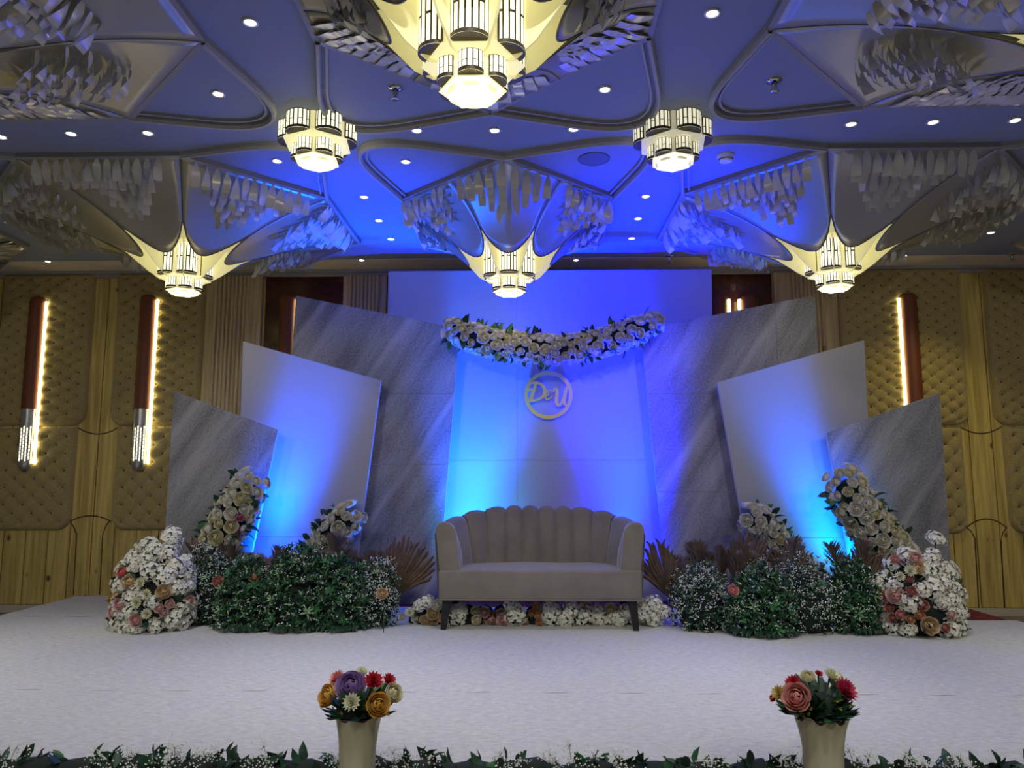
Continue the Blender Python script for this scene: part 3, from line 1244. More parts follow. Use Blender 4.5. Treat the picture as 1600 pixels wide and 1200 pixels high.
# ================================================================ SOFA
def make_sofa():
    cx, fy = 0.085, 5.99
    root = thing('loveseat', 'taupe velvet loveseat with a scalloped channel back, in the middle of the stage', 'sofa', (cx, fy, 0.0))
    HW = 0.79
    SH, SB = 0.455, 0.225
    DEP = 0.72
    # seat base: rounded box with soft top
    mb = MB()
    NX, NY = 24, 12
    rows = []
    for j in range(NY + 1):
        row = []
        for i in range(NX + 1):
            x = -HW + 2 * HW * i / NX
            y = DEP * j / NY
            z = SH + 0.012 * math.sin(PI * i / NX) * math.sin(PI * min(1, j / NY * 1.1)) + 0.003 * math.sin(11 * x + 5 * y)
            row.append((x, y, z))
        rows.append(row)
    mb.grid(rows)
    ring_t = [rows[0][i] for i in range(NX + 1)] + [rows[j][NX] for j in range(1, NY + 1)] + [rows[NY][i] for i in range(NX - 1, -1, -1)] + [rows[j][0] for j in range(NY - 1, 0, -1)]
    ring_b = [(x * 0.992, y, SB) for x, y, z in ring_t]
    mb.grid([ring_b, ring_t], 0, True)
    mb.add(ring_b, [tuple(range(len(ring_b) - 1, -1, -1))])
    seat = mb.build('seat', M['velvet'], root, True, weld=True)
    b = bevel(seat, 0.022, 4)
    pip = MB()
    pip.tube([(x * 0.994, y - 0.002 if y < 0.01 else y, SB + 0.006) for x, y, z in ring_t], 0.006, 5)
    pip.build('piping', M['velvet'], seat, True)
    # plan path of the inner face of the back, from left arm front to right arm front
    r = 0.30
    inx = HW - 0.165
    by = DEP - 0.20
    path = []

    def seg(p, q, n):
        for i in range(n):
            path.append((p[0] + (q[0] - p[0]) * i / n, p[1] + (q[1] - p[1]) * i / n))
    seg((-inx - 0.01, 0.05), (-inx + 0.01, by - r), 8)
    for i in range(12):
        a = PI - (PI / 2) * i / 12
        path.append((-inx + r + r * math.cos(a), by - r + r * math.sin(a)))
    seg((-inx + r, by), (inx - r, by), 40)
    for i in range(12):
        a = PI / 2 - (PI / 2) * i / 12
        path.append((inx - r + r * math.cos(a), by - r + r * math.sin(a)))
    seg((inx - 0.01, by - r), (inx + 0.01, 0.05), 8)
    path.append((inx + 0.01, 0.05))
    # arclength
    L = [0.0]
    for i in range(1, len(path)):
        L.append(L[-1] + math.dist(path[i], path[i - 1]))
    tot = L[-1]

    def at(s):
        s = max(0, min(tot, s))
        for i in range(1, len(L)):
            if L[i] >= s - 1e-9:
                t = (s - L[i - 1]) / (L[i] - L[i - 1])
                a, c = Vector(path[i - 1]), Vector(path[i])
                tg = (c - a).normalized()
                return a.lerp(c, t), Vector((-tg.y, tg.x))   # normal pointing outwards (left of travel)
        return Vector(path[-1]), Vector((1, 0))
    # travel: left arm (front->back), along back, right arm (back->front): left normal is outwards
    arm = 0.34
    bounds = [0.0, 0.20, 0.40]
    mid0, mid1 = 0.40, tot - 0.40
    nb = 8
    bounds += [mid0 + (mid1 - mid0) * k / nb for k in range(1, nb + 1)]
    bounds += [tot - 0.20, tot]

    def top_h(s):
        e = min(s, tot - s)
        k = min(1, e / 0.75)
        return 0.80 + 0.135 * (k * k * (3 - 2 * k))
    for c in range(len(bounds) - 1):
        s0, s1 = bounds[c], bounds[c + 1]
        mb = MB()
        NS, NH = 10, 16
        TH = 0.115
        rows = []
        for j in range(NS + 1):
            u = j / NS
            q, nrm = at(s0 + (s1 - s0) * u)
            bul = math.sin(PI * u) ** 0.55
            zt = top_h((s0 + s1) / 2) - 0.035 * (1 - bul) + (top_h(s0 + (s1 - s0) * u) - top_h((s0 + s1) / 2)) * 0.6
            row = []
            z0 = SH - 0.03
            lean = 0.10
            # up the inner face, over the top, down the outer face
            for k in range(NH + 1):
                t = k / NH
                z = z0 + (zt - 0.055 - z0) * t
                off = -0.030 * bul * (0.75 + 0.25 * math.sin(PI * t)) + 0.022 + lean * t * t * 0.6
                row.append((q.x + nrm.x * off, q.y + nrm.y * off, z))
            offt = -0.030 * bul * 0.75 + 0.022 + lean * 0.6
            for k in range(1, 9):
                a = PI * k / 8
                cen = offt + TH / 2
                row.append((q.x + nrm.x * (cen - TH / 2 * math.cos(a)), q.y + nrm.y * (cen - TH / 2 * math.cos(a)), zt - 0.055 + 0.055 * math.sin(a)))
            for k in range(1, 5):
                t = 1 - k / 4
                z = SB + 0.02 + (zt - 0.055 - SB - 0.02) * t
                off = offt + TH - lean * 0.35 * (1 - t)
                row.append((q.x + nrm.x * off, q.y + nrm.y * off, z))
            rows.append(row)
        mb.grid(rows)
        mb.build('back_channel', M['velvet'], root, True)
    # arm fronts: rounded end caps
    for sx in (-1, 1):
        mb = MB()
        q, nrm = at(0 if sx < 0 else tot)
        o0, o1 = -0.012, 0.150
        zt = top_h(0) + 0.012
        z0 = SH - 0.02
        prof = [(o0, z0)]
        for k in range(9):
            a = PI - PI * k / 8
            prof.append(((o0 + o1) / 2 + (o1 - o0) / 2 * math.cos(a), zt - 0.075 + 0.085 * math.sin(a)))
        prof.append((o1, z0))
        out = []
        for (ox, z) in prof:
            out.append((q.x + nrm.x * (ox + 0.05 * ((z - z0) / (zt - z0)) ** 2), z))
        if sx < 0:
            out = out[::-1]
        mb.prism(out, 0.015, 0.075)
        cap = mb.build('arm_front', M['velvet'], root, True)
        bevel(cap, 0.014, 3)
    # legs
    for (x, y, sx, sy) in ((-0.725, 0.075, -1, -1), (0.715, 0.075, 1, -1), (-0.70, 0.62, -1, 1), (0.70, 0.62, 1, 1)):
        mb = MB()
        t_, b_ = 0.036, 0.021
        dx, dy = 0.025 * sx, 0.03 * sy
        top = [(x - t_, y - t_, SB + 0.01), (x + t_, y - t_, SB + 0.01), (x + t_, y + t_, SB + 0.01), (x - t_, y + t_, SB + 0.01)]
        bot = [(x + dx - b_, y + dy - b_, 0.0), (x + dx + b_, y + dy - b_, 0.0), (x + dx + b_, y + dy + b_, 0.0), (x + dx - b_, y + dy + b_, 0.0)]
        mb.grid([bot, top], 0, True)
        mb.add(bot, [(3, 2, 1, 0)])
        mb.add(top, [(0, 1, 2, 3)])
        bevel(mb.build('leg', M['black_leg'], root), 0.005)
    return root


make_sofa()


# ================================================================ MONOGRAM SIGN
def ribbon(mb, pts, widths, y0, y1):
    """calligraphic stroke in xz plane"""
    P_ = []
    n = len(pts)
    # catmull-rom refine
    for i in range(n - 1):
        p0, p1, p2, p3 = pts[max(i - 1, 0)], pts[i], pts[i + 1], pts[min(i + 2, n - 1)]
        for k in range(6):
            t = k / 6
            c = []
            for d in range(2):
                c.append(0.5 * (2 * p1[d] + (p2[d] - p0[d]) * t + (2 * p0[d] - 5 * p1[d] + 4 * p2[d] - p3[d]) * t * t + (3 * p1[d] - p0[d] - 3 * p2[d] + p3[d]) * t ** 3))
            P_.append((c[0], c[1], widths[i] + (widths[i + 1] - widths[i]) * t))
    P_.append((pts[-1][0], pts[-1][1], widths[-1]))
    rows = []
    for i, (x, z, w_) in enumerate(P_):
        a, b = P_[max(i - 1, 0)], P_[min(i + 1, len(P_) - 1)]
        t = Vector((b[0] - a[0], b[1] - a[1]))
        t = t.normalized() if t.length > 1e-9 else Vector((1, 0))
        nx, nz = -t.y * w_ / 2, t.x * w_ / 2
        rows.append([(x + nx, y0, z + nz), (x - nx, y0, z - nz), (x - nx, y1, z - nz), (x + nx, y1, z + nz)])
    mb.grid(rows, 0, True)
    mb.add(rows[0], [(0, 1, 2, 3)])
    mb.add(rows[-1], [(3, 2, 1, 0)])


def make_sign():
    Y = 7.555
    c = P(857, 617, Y)
    s = Y / F      # metres per photo pixel there
    root = thing('monogram_sign', 'round gold monogram sign with D & U letters on the tall white board', 'sign', (c.x, Y, c.z))
    mb = MB()
    n = 64
    rows = []
    for (r, y) in ((38, 0.0), (38, 0.012), (32.2, 0.012), (32.2, 0.0), (38, 0.0)):
        rows.append([(r * s * math.cos(2 * PI * k / n), y, r * s * math.sin(2 * PI * k / n)) for k in range(n)])
    mb.grid(rows, 0, True)
    mb.build('ring', M['gold'], root)

    def px(lst):
        return [((x - 857) * s, (617 - y) * s) for x, y in lst]

    def letter(name, strokes):
        mb_ = MB()
        for k, (pts, ws) in enumerate(strokes):
            ribbon(mb_, px(pts), [q * s * 1.25 for q in ws], -0.004 - 0.0006 * k, 0.010)
        mb_.build(name, M['gold'], root)
    # D: slanted stem, foot flourish and big bowl with an entry swash
    letter('letter_d', [
        ([(837, 599), (835, 607), (832, 616), (829, 623), (825, 626)], [3.6, 4.0, 4.4, 4.0, 2.4]),
        ([(832, 609), (826, 608), (823.5, 603), (828, 598.5), (836, 597.5), (845, 600), (851, 607), (851, 615), (845, 622), (836, 626), (828, 627), (823, 625.5)],
         [1.8, 3.6, 2.6, 2.4, 2.6, 3.4, 4.4, 4.2, 3.0, 2.2, 2.2, 1.4]),
        ([(823, 625.5), (826, 623), (832, 624.5), (838, 626)], [1.4, 2.0, 2.0, 1.6]),
        ([(837, 599), (839, 596.5), (841, 597.5)], [3.0, 2.0, 1.0]),
    ])
    letter('letter_ampersand', [
        ([(862, 613), (860, 609.5), (856, 611), (857, 615), (860, 616), (855, 617.5), (852, 621), (855, 624), (860, 622), (863, 618)],
         [1.0, 1.8, 1.9, 1.8, 1.4, 1.8, 2.2, 2.0, 1.6, 1.0]),
    ])
    letter('letter_u', [
        ([(864, 612), (867, 607.5), (870.5, 609), (870, 618), (869.5, 627), (872, 633), (876, 631.5), (880, 622), (884, 611), (886, 604)],
         [1.6, 2.4, 3.2, 4.0, 4.2, 4.0, 3.0, 2.2, 2.6, 3.0]),
        ([(886, 604), (884, 612), (882, 622), (881.5, 630), (884, 633), (888, 630)], [3.2, 3.8, 4.0, 3.4, 2.0, 1.0]),
    ])
    # small stand-off pins back to the board
    pn = MB()
    for a in (0.5, 2.6, 3.7, 5.7):
        x, z = 35 * s * math.cos(a), 35 * s * math.sin(a)
        pn.box(x - 0.004, x + 0.004, 0.011, 0.066, z - 0.004, z + 0.004)
    pn.build('standoff_pins', M['gold'], root)


make_sign()


# ================================================================ FLOWERS
def rose_mesh(name, material, seed, open_=1.0):
    """unit-radius rose facing +Z"""
    rr = random.Random(seed)
    mb = MB()

    def petal(a, s, phm, half, curl):
        rows = []
        dz = rr.uniform(-0.03, 0.05)
        for i in range(6):
            t = i / 5
            row = []
            for j in range(5):
                q = (j / 4 - 0.5) * 2
                ph = math.radians(24) + (math.radians(phm) - math.radians(24)) * t * (1 - 0.10 * abs(q) ** 2.2)
                r = s * math.sin(ph)
                z = -s * 0.86 * math.cos(ph) + dz * t
                if t > 0.75:
                    r += curl * (t - 0.75) / 0.25
                    z -= curl * 0.35 * (t - 0.75) / 0.25
                an = a + q * half * (0.75 + 0.25 * math.sin(PI * min(1, t * 1.1)))
                k = 1 - 0.07 * q * q * t
                row.append((r * k * math.cos(an), r * k * math.sin(an), z))
            rows.append(row)
        mb.grid(rows)
    a = rr.uniform(0, 6)
    mb.lathe([(0.10, -0.25), (0.20, 0.0), (0.17, 0.24), (0.05, 0.30)], 7)
    for (s, phm, n, hw, curl) in ((0.36, 150, 3, 0.95, 0.0), (0.52, 133, 4, 0.85, 0.02), (0.70, 117, 4, 0.90, 0.05), (0.88, 102 + 4 * open_, 5, 0.78, 0.08), (1.0, 86 + 4 * open_, 6, 0.66, 0.12)):
        for k in range(n):
            petal(a + 2 * PI * k / n + rr.uniform(-.08, .08), s * rr.uniform(0.97, 1.04), phm + rr.uniform(-4, 4), hw, curl)
        a += 0.62
    return mb.mesh(name, material, True)


ROSES = {}
for q_, k_ in enumerate(ROSE_COL):
    ROSES[k_] = [rose_mesh('rose', M['rose_' + k_], 10 * q_ + s_, 1.0 + 0.12 * (s_ - 0.5)) for s_ in range(3)]


def hydrangea_mesh(seed):
    rr = random.Random(seed)
    mb = MB()
    N = 46
    for i in range(N):
        z = 1 - 1.55 * (i + 0.5) / N
        a = i * 2.39996 + rr.uniform(-.2, .2)
        s = math.sqrt(max(0, 1 - z * z))
        n = Vector((s * math.cos(a), s * math.sin(a), z)).normalized()
        c = n * rr.uniform(0.70, 1.06)
        n = (n + Vector((rr.uniform(-.35, .35), rr.uniform(-.35, .35), rr.uniform(-.2, .35)))).normalized()
        t = n.orthogonal().normalized()
        b = n.cross(t)
        ph = rr.uniform(0, PI)
        for k in range(4):
            an = ph + k * PI / 2
            d = t * math.cos(an) + b * math.sin(an)
            e = n.cross(d)
            R_ = 0.28
            mb.add([c, c + d * R_ * 0.55 + e * R_ * 0.5 + n * 0.05, c + d * R_ * 1.1 + n * 0.015, c + d * R_ * 0.55 - e * R_ * 0.5 + n * 0.05], [(0, 3, 2, 1)])
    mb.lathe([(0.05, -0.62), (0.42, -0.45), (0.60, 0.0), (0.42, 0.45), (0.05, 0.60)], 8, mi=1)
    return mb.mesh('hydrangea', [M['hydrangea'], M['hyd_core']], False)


HYD = [hydrangea_mesh(s_) for s_ in range(4)]


def mum_mesh(material):
    mb = MB()
    rr = random.Random(3)
    for ring, (n, tilt, L) in enumerate(((14, 1.25, 1.0), (13, 0.95, 0.92), (11, 0.65, 0.82), (8, 0.35, 0.72), (5, 0.12, 0.62))):
        for k in range(n):
            a = 2 * PI * (k + 0.5 * (ring % 2)) / n + rr.uniform(-.08, .08)
            d = Vector((math.sin(tilt) * math.cos(a), math.sin(tilt) * math.sin(a), math.cos(tilt)))
            mb.leaf(Vector((0, 0, -0.1)), d, Vector((-math.cos(a), -math.sin(a), 1.0)), L, 0.36, -0.18)
    return mb.mesh('chrysanthemum', material, True)


M['mum'] = mat('ivory_chrysanthemum_petal', (0.72, 0.72, 0.50), 0.6)
M['mum_red'] = mat('red_carnation_petal', (0.50, 0.012, 0.03), 0.6)
M['mum_pink'] = mat('crimson_carnation_petal', (0.52, 0.02, 0.08), 0.6)
M['mum_salmon'] = mat('salmon_carnation_petal', (0.74, 0.25, 0.24), 0.6)
M['mum_yellow'] = mat('yellow_bloom_petal', (0.68, 0.52, 0.18), 0.6)
MUM = {k_: mum_mesh(M[k_]) for k_ in ('mum', 'mum_red', 'mum_pink', 'mum_salmon', 'mum_yellow')}

LEAF = []
for k_, m_ in enumerate(('leaf_dark', 'leaf_mid')):
    mb = MB()
    mb.leaf((0, 0, 0), (0, 0, 1), (0, -1, 0), 1.0, 0.5, 0.25)
    LEAF.append(mb.mesh('leaf', M[m_], True))


def aim(d, roll):
    q = Vector(d).to_track_quat('Z', 'Y')
    return q @ Quaternion((0, 0, 1), roll)


def pick(rr, table):
    t = rr.uniform(0, sum(w_ for _, w_ in table))
    for k, w_ in table:
        t -= w_
        if t <= 0:
            return k
    return table[0][0]


TOCAM = Vector((0, -1, 0.12))


def spray(name, label, cat, pts_px, Y, rad_px, nros, table, size, seed, group=None, nleaf=30, leaf_len=0.10, ylean=0.0, back=0.19):
    """roses packed on a bent tube whose centre line runs through photo pixels at depth Y"""
    rr = random.Random(seed)
    ctr = [P(x, y, Y + ylean * i) for i, (x, y) in enumerate(pts_px)]
    rads = [r * Y / F for r in rad_px]
    org = ctr[0].copy()
    root = thing(name, label, cat, org, 0, group)
    # resample
    segs = []
    tot = 0
    for i in range(len(ctr) - 1):
        l = (ctr[i + 1] - ctr[i]).length
        segs.append((tot, l))
        tot += l

    def at(s):
        for i, (a, l) in enumerate(segs):
            if s <= a + l or i == len(segs) - 1:
                t = (s - a) / l
                return ctr[i].lerp(ctr[i + 1], t), (ctr[i + 1] - ctr[i]).normalized(), rads[i] + (rads[i + 1] - rads[i]) * t
    core = MB()
    cp, cr = [], []
    for k in range(15):
        p, d, r = at(tot * k / 14)
        cp.append(p - org)
        cr.append(r * (0.62 if 0 < k < 14 else 0.35))
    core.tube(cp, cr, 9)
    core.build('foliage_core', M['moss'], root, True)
    for k in (1, 7, 13):
        tie = MB()
        tie.tube([cp[k], cp[k] + Vector((0, back, 0.01))], 0.004, 5)
        tie.build('tie_wire', M['black_leg'], root)
    placed = []
    tries = 0
    while len(placed) < nros and tries < nros * 60:
        tries += 1
        s = rr.uniform(0, tot)
        p, d, r = at(s)
        side = d.cross(TOCAM).normalized()
        fwd = side.cross(d).normalized()
        if fwd.dot(TOCAM) < 0:
            fwd = -fwd
        phi = rr.uniform(-1.75, 1.75)
        n = (fwd * math.cos(phi) + side * math.sin(phi)).normalized()
        endb = (s / tot - 0.5) * 2
        n = (n + d * (0.9 * endb ** 7)).normalized()
        q = p + n * r * 0.84
        sz = size * rr.uniform(0.62, 1.08)
        if any((q - o).length < (sz + z2) * 0.84 for o, z2 in placed):
            continue
        placed.append((q, sz))
        k = pick(rr, table)
        put('rose', rr.choice(ROSES[k]), root, q - org, aim(n + Vector((rr.uniform(-.2, .2), -0.15, rr.uniform(-.1, .3))), rr.uniform(0, 6)), sz)
    for i in range(nleaf):
        s = rr.uniform(0, tot)
        p, d, r = at(s)
        side = d.cross(TOCAM).normalized()
        fwd = side.cross(d).normalized()
        if fwd.dot(TOCAM) < 0:
            fwd = -fwd
        phi = rr.choice((-1, 1)) * rr.uniform(0.7, 1.8)
        n = (fwd * math.cos(phi) + side * math.sin(phi) + d * rr.uniform(-.6, .6)).normalized()
        put('leaf', LEAF[rr.random() < 0.3], root, p + n * r * 0.75 - org, aim(n, rr.uniform(0, 6)), leaf_len * rr.uniform(0.7, 1.2))
    return root


WT = [('white', 10), ('cream', 5), ('pink', 0.35)]
spray('rose_garland', 'swag of white roses hung across the top of the tall board above the monogram', 'garland',
      [(706, 514), (735, 527), (780, 538), (830, 545), (880, 547), (930, 539), (975, 524), (1020, 506)], 7.14,
      [22, 27, 28, 28, 27, 27, 27, 23], 190, [('white', 10), ('cream', 4)], 0.055, 5, None, 90, 0.10, 0.0, 0.23)
spray('rose_spray', 'spray of white roses climbing the small left stone panel', 'flower spray',
      [(330, 880), (345, 845), (368, 800), (392, 757)], 6.70, [34, 36, 38, 32], 96, WT, 0.062, 6, 'white rose sprays on the panels', 36)
spray('rose_spray', 'short spray of white roses at the inner edge of the left white panel', 'flower spray',
      [(488, 885), (505, 852), (530, 822), (550, 805)], 6.95, [24, 31, 33, 27], 54, WT, 0.062, 7, 'white rose sprays on the panels', 26)
spray('rose_spray', 'short spray of white roses at the inner edge of the right white panel', 'flower spray',
      [(1172, 808), (1186, 816), (1205, 840), (1232, 872)], 6.95, [25, 31, 29, 20], 46, WT, 0.060, 8, 'white rose sprays on the panels', 26)
spray('rose_spray', 'long spray of white roses running down the small right stone panel', 'flower spray',
      [(1318, 752), (1338, 790), (1372, 838), (1408, 885), (1440, 935)], 6.66, [33, 40, 40, 40, 36], 140, WT, 0.064, 9, 'white rose sprays on the panels', 46)


def floor_cluster(name, label, cat, cx_px, base_py, Y, blobs, seed, roses, hyd_size, stalks=(), extra=(), floor_core=True):
    """hydrangea mound: blobs = list of (px, py) centres of white heads at depth offsets; roses = (px, py, colour, radius m)"""
    rr = random.Random(seed)
    base = P(cx_px, base_py, Y)
    org = Vector((base.x, Y, 0.0))
    root = thing(name, label, cat, org)
    return rr, org, root


def mound(name, label, cat, c_px, w_px, h_px, base_py, Y, seed, nh, roses, stalks, hs=0.085, dep=0.75, shape=None):
    """dome standing on the carpet; roses: list (px, py, colour, radius)"""
    rr = random.Random(seed)
    s = Y / F
    b = P(c_px, base_py, Y)
    org = Vector((b.x, Y, 0))
    root = thing(name, label, cat, org)
    W, H = w_px * s / 2, h_px * s
    D = W * dep
    core = MB()
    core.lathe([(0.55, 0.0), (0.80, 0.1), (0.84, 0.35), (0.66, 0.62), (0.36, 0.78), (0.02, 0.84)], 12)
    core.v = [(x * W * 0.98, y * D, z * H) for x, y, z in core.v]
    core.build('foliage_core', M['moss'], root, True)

    def surf(a, e):
        # a: azimuth (0 = towards camera), e: height 0..1
        r = math.sqrt(max(0.0, 1 - (max(0, e - 0.3) / 0.7) ** 2)) if e > 0.3 else 0.94 + 0.06 * e / 0.3
        return Vector((W * r * math.sin(a), -D * r * math.cos(a), e * H)), Vector((math.sin(a) * r, -math.cos(a) * r, max(0.0, e - 0.25) * 1.3)).normalized()
    taken = []
    for (px, py, colr, rad) in roses:
        x = (px - c_px) * s
        e = min(0.97, max(0.03, (base_py - py) * s / H))
        r = math.sqrt(max(0.0, 1 - (max(0, e - 0.3) / 0.7) ** 2)) if e > 0.3 else 1
        sa = max(-0.97, min(0.97, x / max(0.05, W * r)))
        q, n = surf(math.asin(sa), e)
        q = q + n * 0.025
        taken.append((q, rad * 1.0))
        if colr == 'mum':
            me = MUM['mum']
        else:
            me = rr.choice(ROSES[colr])
        o = put('rose' if colr != 'mum' else 'chrysanthemum', me, root, q, aim(n * 0.6 + Vector((0, -0.7, 0.2)), rr.uniform(0, 6)), rad)
        if colr not in ('white', 'cream', 'mum'):
            o['label'] = colr + ' rose'
    cnt = tries = 0
    while cnt < nh and tries < 6000:
        tries += 1
        a = rr.uniform(-1.9, 1.9)
        e = rr.uniform(0.05, 0.97)
        q, n = surf(a, e)
        sz = hs * rr.uniform(0.75, 1.1)
        if any((q - t).length < (sz + z2) * 0.66 for t, z2 in taken):
            continue
        taken.append((q, sz))
        cnt += 1
        put('hydrangea', rr.choice(HYD), root, q - n * sz * 0.45, aim(n, rr.uniform(0, 6)), sz)
    for (px0, py0, px1, py1, sz) in stalks:
        p0 = P(px0, py0, Y) - org
        p1 = P(px1, py1, Y - 0.02) - org
        st = MB()
        m_ = (p0 + p1) / 2 + Vector((0.01, 0, 0.02))
        st.tube([p0, m_, p1], 0.004, 5)
        st.build('stem', M['stem'], root, True)
        put('hydrangea', rr.choice(HYD), root, p1, aim(p1 - p0 + Vector((0, -0.1, 0)), 0.4), (sz, sz, sz * 0.7))
    for k in range(26):
        a = rr.uniform(-1.8, 1.8)
        e = rr.uniform(0.08, 0.95)
        q, n = surf(a, e)
        put('leaf', LEAF[0], root, q * 0.88, aim(n + Vector((rr.uniform(-.5, .5), 0, rr.uniform(-.5, .4))), rr.uniform(0, 6)), 0.10)
    return root


mound('hydrangea_mound', 'tall mound of white hydrangeas with blush and champagne roses, left front of the stage', 'flower arrangement',
      238, 116, 136, 992, 6.02, 21, 46,
      [(203, 906, 'coral', 0.040), (219, 918, 'champagne', 0.055), (268, 932, 'champagne', 0.055), (208, 949, 'blush', 0.055), (234, 971, 'blush', 0.050),
       (190, 964, 'blush', 0.042), (264, 955, 'blush', 0.034), (276, 950, 'blush', 0.034), (270, 962, 'blush', 0.030), (200, 938, 'champagne', 0.030), (184, 946, 'yellow', 0.034),
       (236, 946, 'mum', 0.055), (250, 962, 'mum', 0.05), (238, 920, 'mum', 0.05), (300, 948, 'blush', 0.034), (248, 935, 'mum', 0.05)],
      [(255, 862, 268, 838, 0.085)])
mound('hydrangea_mound', 'flower mound of white hydrangeas, dusty pink and peach roses, right front of the stage', 'flower arrangement',
      1440, 120, 126, 1002, 5.98, 22, 30,
      [(1395, 944, 'blush', 0.062), (1376, 952, 'blush', 0.046), (1431, 983, 'champagne', 0.062), (1413, 938, 'dusty', 0.040), (1424, 955, 'dusty', 0.040), (1419, 968, 'peach', 0.034),
       (1398, 970, 'salmon', 0.036), (1390, 976, 'dusty', 0.032), (1452, 986, 'dusty', 0.032), (1388, 962, 'dusty', 0.034), (1408, 975, 'peach', 0.03), (1427, 893, 'blush', 0.052),
       (1425, 905, 'champagne', 0.05), (1415, 911, 'mum', 0.055), (1403, 919, 'mum', 0.045), (1368, 945, 'peach', 0.03), (1405, 896, 'salmon', 0.03), (1462, 968, 'blush', 0.03), (1413, 920, 'dusty', 0.03)],
      [(1452, 900, 1463, 842, 0.075), (1462, 915, 1484, 892, 0.085), (1380, 930, 1370, 908, 0.06), (1390, 935, 1378, 922, 0.055)], 0.080)

# low row of flowers under and beside the sofa
def low_row():
    rr = random.Random(31)
    Y = 6.24
    s = Y / F
    org = P(845, 985, Y)
    org = Vector((org.x, Y, 0))
    root = thing('flower_row', 'low row of white hydrangeas and blush roses on the carpet under the sofa', 'flower arrangement', org)
    spec = [(628, 964, 'b', 0.028), (640, 957, 'm', 0.05), (655, 946, 'h', 0.05), (668, 940, 'h', 0.055), (676, 958, 'champagne', 0.05), (683, 945, 'white', 0.045), (650, 966, 'white', 0.04),
            (676, 974, 'champagne', 0.042), (662, 968, 'champagne', 0.035), (692, 965, 'champagne', 0.04), (712, 974, 'h', 0.098), (720, 954, 'h', 0.06), (742, 954, 'cream', 0.035),
            (744, 968, 'cream', 0.04), (757, 956, 'blush', 0.045), (769, 967, 'blush', 0.065), (786, 976, 'blush', 0.055), (783, 958, 'blush', 0.04), (761, 980, 'champagne', 0.034),
            (806, 960, 'h', 0.10), (812, 975, 'h', 0.06), (798, 946, 'h', 0.06), (838, 948, 'peach', 0.034), (831, 957, 'peach', 0.03), (841, 962, 'peach', 0.032), (843, 974, 'peach', 0.032), (820, 985, 'peach', 0.03),
            (862, 968, 'h', 0.10), (856, 950, 'h', 0.07), (884, 975, 'h', 0.075), (892, 952, 'h', 0.07), (912, 966, 'h', 0.095), (914, 950, 'blush', 0.062), (934, 954, 'h', 0.06), (936, 970, 'h', 0.06),
            (955, 952, 'cream', 0.05), (954, 980, 'h', 0.06), (966, 968, 'h', 0.08), (980, 956, 'h', 0.07), (972, 982, 'h', 0.05), (992, 966, 'h', 0.06), (1006, 958, 'h', 0.08), (1022, 944, 'h', 0.07),
            (1018, 966, 'h', 0.075), (1034, 956, 'h', 0.07), (1012, 974, 'cream', 0.05), (1004, 944, 'white', 0.05), (1028, 972, 'h', 0.05)]
    for (px, py, k, sz) in spec:
        q = P(px, py, Y - 0.02 + rr.uniform(-0.04, 0.04)) - org
        q.z = max(q.z, sz * 0.75)
        n = Vector((rr.uniform(-.3, .3), -1, 0.45))
        if k == 'h':
            put('hydrangea', rr.choice(HYD), root, q, aim(n, rr.uniform(0, 6)), sz)
        elif k == 'm':
            put('chrysanthemum', MUM['mum'], root, q, aim(n, 0), sz)
        elif k == 'b':
            put('rose', ROSES['cream'][0], root, q, aim(n, 0), sz)
        else:
            put('rose', rr.choice(ROSES[k]), root, q, aim(n, rr.uniform(0, 6)), sz)
    core = MB()
    for x0 in range(640, 1030, 26):
        p = P(x0 + 13, 970, Y) - org
        core.lathe([(0.09, 0.0), (0.085, 0.07), (0.05, 0.12), (0.01, 0.14)], 8, (p.x, 0.10, 0.0), cap0=True)
    stuff(core.build('foliage_core', M['moss'], root, True))
    for k in range(44):
        q = P(rr.uniform(700, 1030), rr.uniform(950, 980), Y + 0.03) - org
        q.z = max(q.z, 0.03)
        put('leaf', LEAF[0], root, q, aim((rr.uniform(-1, 1), -0.6, rr.uniform(-.1, .6)), rr.uniform(0, 6)), 0.09)


low_row()


# ================================================================ BUSHES
def star_mesh(material, n, seed):
    rr = random.Random(seed)
    mb = MB()
    for k in range(n):
        a = 2 * PI * k / n + rr.uniform(-.15, .15)
        t = rr.uniform(0.75, 1.2) if k % 2 else rr.uniform(0.35, 0.7)
        d = Vector((math.sin(t) * math.cos(a), math.sin(t) * math.sin(a), math.cos(t)))
        mb.leaf((0, 0, 0), d, (-math.cos(a), -math.sin(a), 1), 1.0, 0.24, 0.25)
    return mb.mesh('leaf_rosette', material, True)


STAR = [star_mesh(M['leaf_pale'], 9, 1), star_mesh(M['leaf_mid'], 10, 2)]


